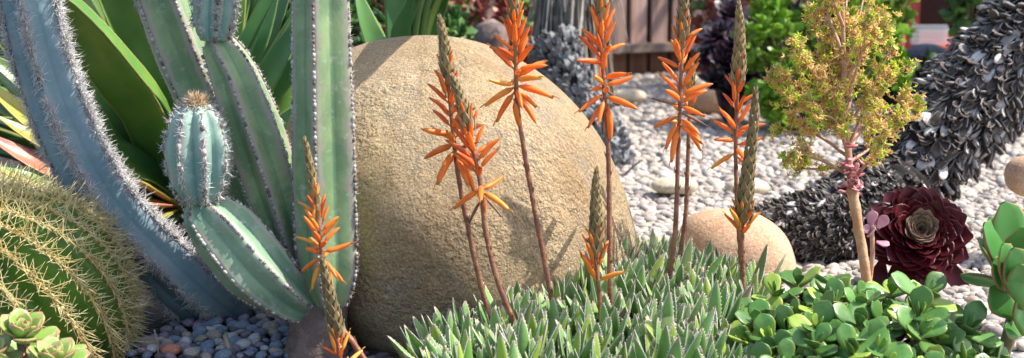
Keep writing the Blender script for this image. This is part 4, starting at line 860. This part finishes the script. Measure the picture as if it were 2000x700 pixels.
def fence():
    Y=6.9; x0=.50; t=thing('wooden_fence','brown wooden board fence with a horizontal rail along the gravel','fence',(x0,Y,0))
    W1=woodmat("fence_wood",(.30,.185,.15),(.44,.30,.25)); W2=woodmat("fence_shaded_wood",(.17,.085,.055),(.27,.14,.09)); W3=woodmat("rail_wood",(.26,.19,.15),(.36,.28,.23),(20,20,20)); r=np.random.default_rng(3)  # shade on the lower boards is put into their darker wood colour
    zr=at(1190,94,Y)[2]; a=math.radians(27); ca,sa=math.cos(a),math.sin(a)
    def bx(name,m,xa,xb,ya,yb,za,zb):
        mb=MB(); box(mb,xa,xb,ya,yb,za,zb); v=mb.v[0]; mb.v[0]=np.stack([x0+v[:,0]*ca-v[:,1]*sa,Y+v[:,0]*sa+v[:,1]*ca,v[:,2]],-1); return mb.build(name,m,t,False)
    x=-1.1
    while x<1.5:
        wd=.088+r.normal()*.004; bx('board',W1,x,x+wd,0,.02,zr+.02,1.75+r.normal()*.01); bx('base_board',W2,x+.002,x+wd+.012,.012,.03,.01,zr-.022); x+=wd+.032
    bx('backing',plain("fence_back",(.05,.035,.03),.9,(.09,.06,.045),20),-1.1,1.5,.034,.05,0,1.70)
    bx('rail',W3,-1.1,1.5,-.055,.033,zr-.022,zr+.018)
    for px in (-1.0,.85): bx('post',W3,px,px+.10,-.035,-.003,.0,zr-.024)
fence()
# ------------------------------------------------------------------ shrubs and background plants
def shrub(name,label,cat,blobs,n,size,mat,seed,tm=None,ros=5,trunk_base=None,wood=(.12,.08,.05)):
    """blobs: (centre, radii); leaves sit in small whorls through the outer part of each blob"""
    r=np.random.default_rng(seed); c0=np.array(blobs[0][0]); base=np.array([c0[0],c0[1],0]) if trunk_base is None else np.array(trunk_base,float)
    t=thing(name,label,cat,(base[0],base[1],0)); mb=MB(); tw=MB(); tm=tm or obov(5,6,.34,.06); vol=np.array([b[1][0]*b[1][1]*b[1][2] for b in blobs])**.67; vol/=vol.sum()
    for (c,ra),f in zip(blobs,vol):
        c=np.array(c); ra=np.array(ra); k=max(4,int(n*f/ros)); d=nrm(r.normal(size=(k,3))); rr=r.uniform(.45,1.,k)**.5*(1+.12*r.normal(size=k)); p=c+d*ra*rr[:,None]
        up=nrm(d*.7+np.array([0,0,.55])+r.normal(size=(k,3))*.3); rnd=np.clip(r.random(k)*.6+r.random(k)*.4,0,1)
        for j in range(ros):
            a=j*2.4+r.random(k)*.5; e=.35+.12*j; sidev=nrm(np.cross(up,r.normal(size=(k,3)))); s2=np.cross(up,sidev); dd=up*math.sin(e)+(sidev*np.cos(a)[:,None]+s2*np.sin(a)[:,None])*math.cos(e)
            inst(mb,tm,p,axes(dd,up),size*r.uniform(.7,1.25,k),rnd)
        for q in range(7):
            e=c+nrm(r.normal(size=3)+np.array([0,0,.4]))*ra*.85; C=cr([base,base*.4+c*.6+np.array([0,0,-.2*ra[2]]),e],10); tube(tw,C,np.linspace(.012,.003,10)*max(ra)/.25,6)
    mb.build('foliage',mat,t); tw.build('trunk',plain(name+"_wood",wood,.9,tuple(x*1.6 for x in wood)),t); return t
BR=plantmat("bright_jade",(.15,.36,.02),(.26,.46,.03),rough=.35,transl=.4,ns=12,var=.6,edge=(.30,.40,.05),elo=.9)
DG=plantmat("dark_hedge",(.020,.055,.015),(.04,.09,.02),rough=.5,transl=.15,ns=12,var=.7)  # dark green puts shade into the colour of the background shrubs
MG=plantmat("mid_green",(.05,.15,.03),(.10,.22,.04),rough=.4,transl=.2,ns=12,var=.6)
RD=plantmat("red_foliage",(.26,.045,.04),(.36,.10,.06),rough=.45,transl=.2,ns=14,var=.7,alt=(.12,.22,.05),altp=.6)
PU=plantmat("black_aeonium",(.022,.010,.022),(.05,.018,.035),rough=.22,transl=.05,ns=14,var=.6,spec=.7,coat=.4)
def A(px,py,D): return at(px,py,D)
shrub('jade_bush','bright green jade bush behind the blossoming succulent','bush',[(A(1520,120,4.7),(.10,.12,.17)),(A(1700,90,4.8),(.13,.14,.17)),(A(1610,30,4.9),(.20,.16,.16)),(A(1730,10,4.9),(.10,.12,.13)),(A(1490,70,4.8),(.07,.1,.12)),(A(1560,210,4.7),(.12,.12,.09))],1900,.045,BR,41,trunk_base=(A(1600,200,4.8)[0],4.8,0))
# dark aeonium tree by the fence
def dark_tree():
    D=5.0; b=A(1425,220,D); t=thing('aeonium','glossy black purple aeonium tree standing by the fence','succulent',(b[0],D,0)); mb=MB(); st=MB(); r=np.random.default_rng(9); tm=obov(6,8,.3,.05,.2,.12)
    for px,py,dz,s in [(1405,70,0,.085),(1440,95,-.05,.09),(1420,130,-.08,.095),(1455,150,0,.085),(1400,165,-.05,.085),(1435,185,-.1,.085),(1460,60,.05,.08),(1425,30,.05,.08),(1388,110,.05,.075)]:
        c=A(px,py,D+dz); ax=nrm(np.array([r.normal()*.5,-.5,.7+r.normal()*.2])); M=rotz_to(ax,r.random()*6); n=26; i=np.arange(n); f=i/(n-1); a=i*2.39996; p=np.radians(0+75*f)
        d=np.stack([np.cos(a)*np.cos(p),np.sin(a)*np.cos(p),np.sin(p)],-1)@M.T; nn=np.stack([-np.cos(a)*np.sin(p),-np.sin(a)*np.sin(p),np.cos(p)],-1)@M.T
        inst(mb,tm,np.repeat(c[None],n,0),axes(d,nn),s*(1-.55*f)); tube(st,cr([np.array([b[0],D,0]),(np.array([b[0],D,0])+c)/2+np.array([0,0,-.02]),c],8),.012,6)
    mb.build('foliage',PU,t); st.build('trunk',plain("dark_tree_stem",(.10,.07,.06),.9),t)
dark_tree()
shrub('red_bush','red leaved shrub against the fence beside the black aeonium','bush',[(A(1415,20,6.2),(.14,.12,.16)),(A(1390,100,6.3),(.06,.1,.12))],500,.05,RD,43)
shrub('shrub','low green and red succulent shrub beside the shaggy trunk','bush',[(A(1015,60,5.2),(.10,.1,.12)),(A(1060,110,5.3),(.05,.08,.08))],420,.045,RD,44)
shrub('shrub','mid green leafy bush beyond the strap leaves behind the boulder','bush',[(A(740,60,4.2),(.16,.12,.15)),(A(830,40,4.3),(.12,.12,.13))],700,.045,MG,45)
shrub('red_bush','dark red leaved shrub beyond the boulder','bush',[(A(900,30,4.9),(.10,.1,.12)),(A(870,90,4.6),(.08,.08,.06)),(A(780,90,4.0),(.07,.08,.07))],480,.042,RD,46)
for i,(px,py,D,rx,lb) in enumerate([(-60,60,4.8,.5,'dark green shrub beyond the aloes at the end of the bed'),(230,40,5.2,.55,'dark green shrub behind the large aloe'),(520,40,5.4,.5,'dark green shrub behind the cactus stems'),(700,10,5.9,.35,'dark green shrub near the fence behind the mid green bush')]):
    shrub('shrub',lb,'bush',[(A(px,py,D),(rx,.3,.42)),(A(px,py+110,D-.1),(rx,.3,.25))],1500,.07,DG,60+i)
GM=plantmat("aloe_mauve",(.34,.24,.33),(.46,.36,.42),edge=(.6,.5,.5),elo=.8,rough=.4,transl=.1,ns=12,var=.4)
second_aloe('agave','pale mauve agave beyond the boulder',A(905,110,4.1)[0],4.1,22,.10,.19,.022,[GM],71,10,70)
# red stem plant and stump behind the boulder
mb=MB(); p=A(760,120,3.6); t=thing('red_stem_plant','slender red stem with small leaves behind the boulder','plant',(p[0],3.6,0)); tube(mb,cr([np.array([p[0],3.6,0]),A(762,90,3.6),A(756,20,3.6),A(765,-60,3.6)],16),.010,8,0,.05); mb.build('stem',plain("red_stem",(.22,.05,.035),.6,(.32,.09,.06)),t)
mb=MB(); i=np.arange(26); z=np.linspace(0,1,26); loc=np.array([A(757+6*math.sin(q*9),90-150*q,3.6) for q in z]); a=i*2.4; d=np.stack([np.cos(a),np.sin(a),.5+0*a],-1); inst(mb,obov(5,6,.2,.05),loc,axes(d,np.array([0,0,1.])),np.full(26,.05)); mb.build('foliage',RD,t)
def stump(label,px,py,D,r,h,m,name='stump'):
    p=A(px,py,D); mb=MB(); v=cr([np.array([p[0],D,0]),np.array([p[0],D,h*.5]),np.array([p[0]+.01,D,h])],8); tube(mb,v,np.linspace(r*1.15,r,8),14,0,.05); o=mb.build(name,m,loc=(p[0],D,0)); tag(o,label,'stump')
stump('greyish brown tree stump beyond the crest of the boulder',955,100,4.7,.055,at(955,52,4.7)[2],plain("stump_bark",(.17,.12,.11),.9,(.28,.21,.19),30,.8))
# twigs and dry sticks
WD=plain("dry_twig",(.34,.26,.19),.85,(.46,.38,.28),80,.4); DW=plain("grey_twig",(.12,.09,.08),.85)
mb=MB(); tube(mb,np.array([ground_at(449,702),ground_at(449,702)+[-.001,0,.018],ground_at(449,702)+[-.006,0,.038]]),[.0045,.0042,.0040],10,0,.06); tag(mb.build('twig',WD,loc=ground_at(449,702)),'short dry cut stub standing up among the river pebbles','twig')
q=ground_at(309,700); mb=MB(); tube(mb,cr([q,q+[0,0,.02],q+[-.004,0,.045]],8),[.0016]*8,6); tag(mb.build('twig',WD,loc=q),'thin dry straw upright in the gravel beside the barrel cactus','twig')
q=ground_at(1215,352); mb=MB(); tube(mb,cr([q+[0,0,.004],at(1232,330,q[1]+.0),at(1256,312,q[1])],10),np.linspace(.004,.0018,10),6); tube(mb,cr([at(1226,338,q[1]),at(1236,322,q[1]),at(1238,305,q[1])],6),np.linspace(.002,.001,6),5); tag(mb.build('twig',DW,loc=q),'bent grey twig lying on the gravel beside the boulder','twig')
# ------------------------------------------------------------------ the shaded corner: red porch, hedge, added tree for shade
def porch():
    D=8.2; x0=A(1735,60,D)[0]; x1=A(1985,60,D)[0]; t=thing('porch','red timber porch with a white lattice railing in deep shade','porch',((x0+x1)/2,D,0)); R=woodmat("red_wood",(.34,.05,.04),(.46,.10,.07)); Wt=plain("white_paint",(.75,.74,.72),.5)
    zf=A(1800,86,D)[2]; zt=A(1800,50,D)[2]
    for px in (1782,1985):
        x=A(px,60,D)[0]; mb=MB(); box(mb,x-.03,x+.03,D-.03,D+.03,0,1.6); mb.build('post',R,t,False)
    mb=MB(); box(mb,x0-.1,x1+.3,D-.05,D+1.6,zf-.10,zf-.02); mb.build('floor_board',R,t,False)
    mb=MB(); box(mb,x0-.4,x1+.6,D+.06,D+1.8,1.6,1.68); mb.build('shade_roof',plain("roof_felt",(.10,.09,.09),.9),t,False)  # cover out of view, added to keep the porch interior dark
    mb=MB(); box(mb,x0-.1,x1+.3,D+1.55,D+1.62,zf,1.6); mb.build('back_wall',plain("porch_wall_shade",(.018,.012,.010),.9,(.03,.02,.016)),t,False)  # near-black colour puts the porch's shade into this wall
    mb=MB(); xa,xb=A(1778,60,D)[0],A(1846,60,D)[0]; 
    for k in range(15): x=xa+(xb-xa)*k/14; box(mb,x-.004,x+.004,D-.034,D-.030,zt-.10,zt)
    for k in range(5): z=zt-.10+.10*k/4; box(mb,xa,xb,D-.040,D-.035,z-.005,z+.005)
    mb.build('lattice',Wt,t,False)
porch()
p=at(1810,98,6.6); rock('stone','dark grey rounded stone in front of the red porch','stone',(p[0],6.6,p[2]-.03),(.10,.09,.06),stonemat("slate",[(.3,(.10,.11,.14)),(.7,(.19,.20,.24))],9,90,.5,.004),4,15)
for i,(px,py,D,ra,lb) in enumerate([(1800,170,5.7,(.28,.22,.09),'low dark hedge plant below the red porch'),(1700,190,6.2,(.14,.2,.12),'dark green shrub between the jade bush and the porch'),(1960,70,6.0,(.15,.2,.14),'dark green shrub behind the leaning scaly trunk'),(2060,60,6.2,(.35,.25,.35),'tall dark shrub at the end of the porch'),(1560,60,6.3,(.35,.2,.3),'dark shrub behind the bright jade bush')]):
    shrub('shrub',lb,'bush',[(A(px,py,D),ra)],1000,.06,DG,80+i)
shrub('shrub','fresh green leafy shrub hanging near the porch post','bush',[(A(1895,10,5.4),(.07,.1,.11)),(A(1910,-20,5.4),(.12,.1,.12))],330,.06,MG,91)
def added_shade_tree():  # tree out of view, added so its crown darkens the porch corner
    x,y=2.9,6.6; t=thing('added_shade_tree','unseen broad tree added to shade the corner by the porch','tree',(x,y,0)); r=np.random.default_rng(77); mb=MB(); tube(mb,cr([[x,y,0],[x+.05,y,.9],[x,y,1.8]],14),np.linspace(.14,.09,14),12,0,.05)
    lf=MB()
    for q in range(26):
        e=np.array([x,y,2.3])+r.normal(size=3)*np.array([.75,.7,.3]); tube(mb,cr([[x,y,1.4],(np.array([x,y,1.6])+e)/2,e],10),np.linspace(.05,.01,10),6)
        k=150; p=e+r.normal(size=(k,3))*.22; inst(lf,obov(4,6,.3,.04),p,axes(nrm(r.normal(size=(k,3))),nrm(r.normal(size=(k,3)))),r.uniform(.07,.12,k))
    mb.build('trunk',plain("tree_bark",(.14,.10,.08),.9,(.22,.17,.13)),t); lf.build('crown',DG,t)
added_shade_tree()
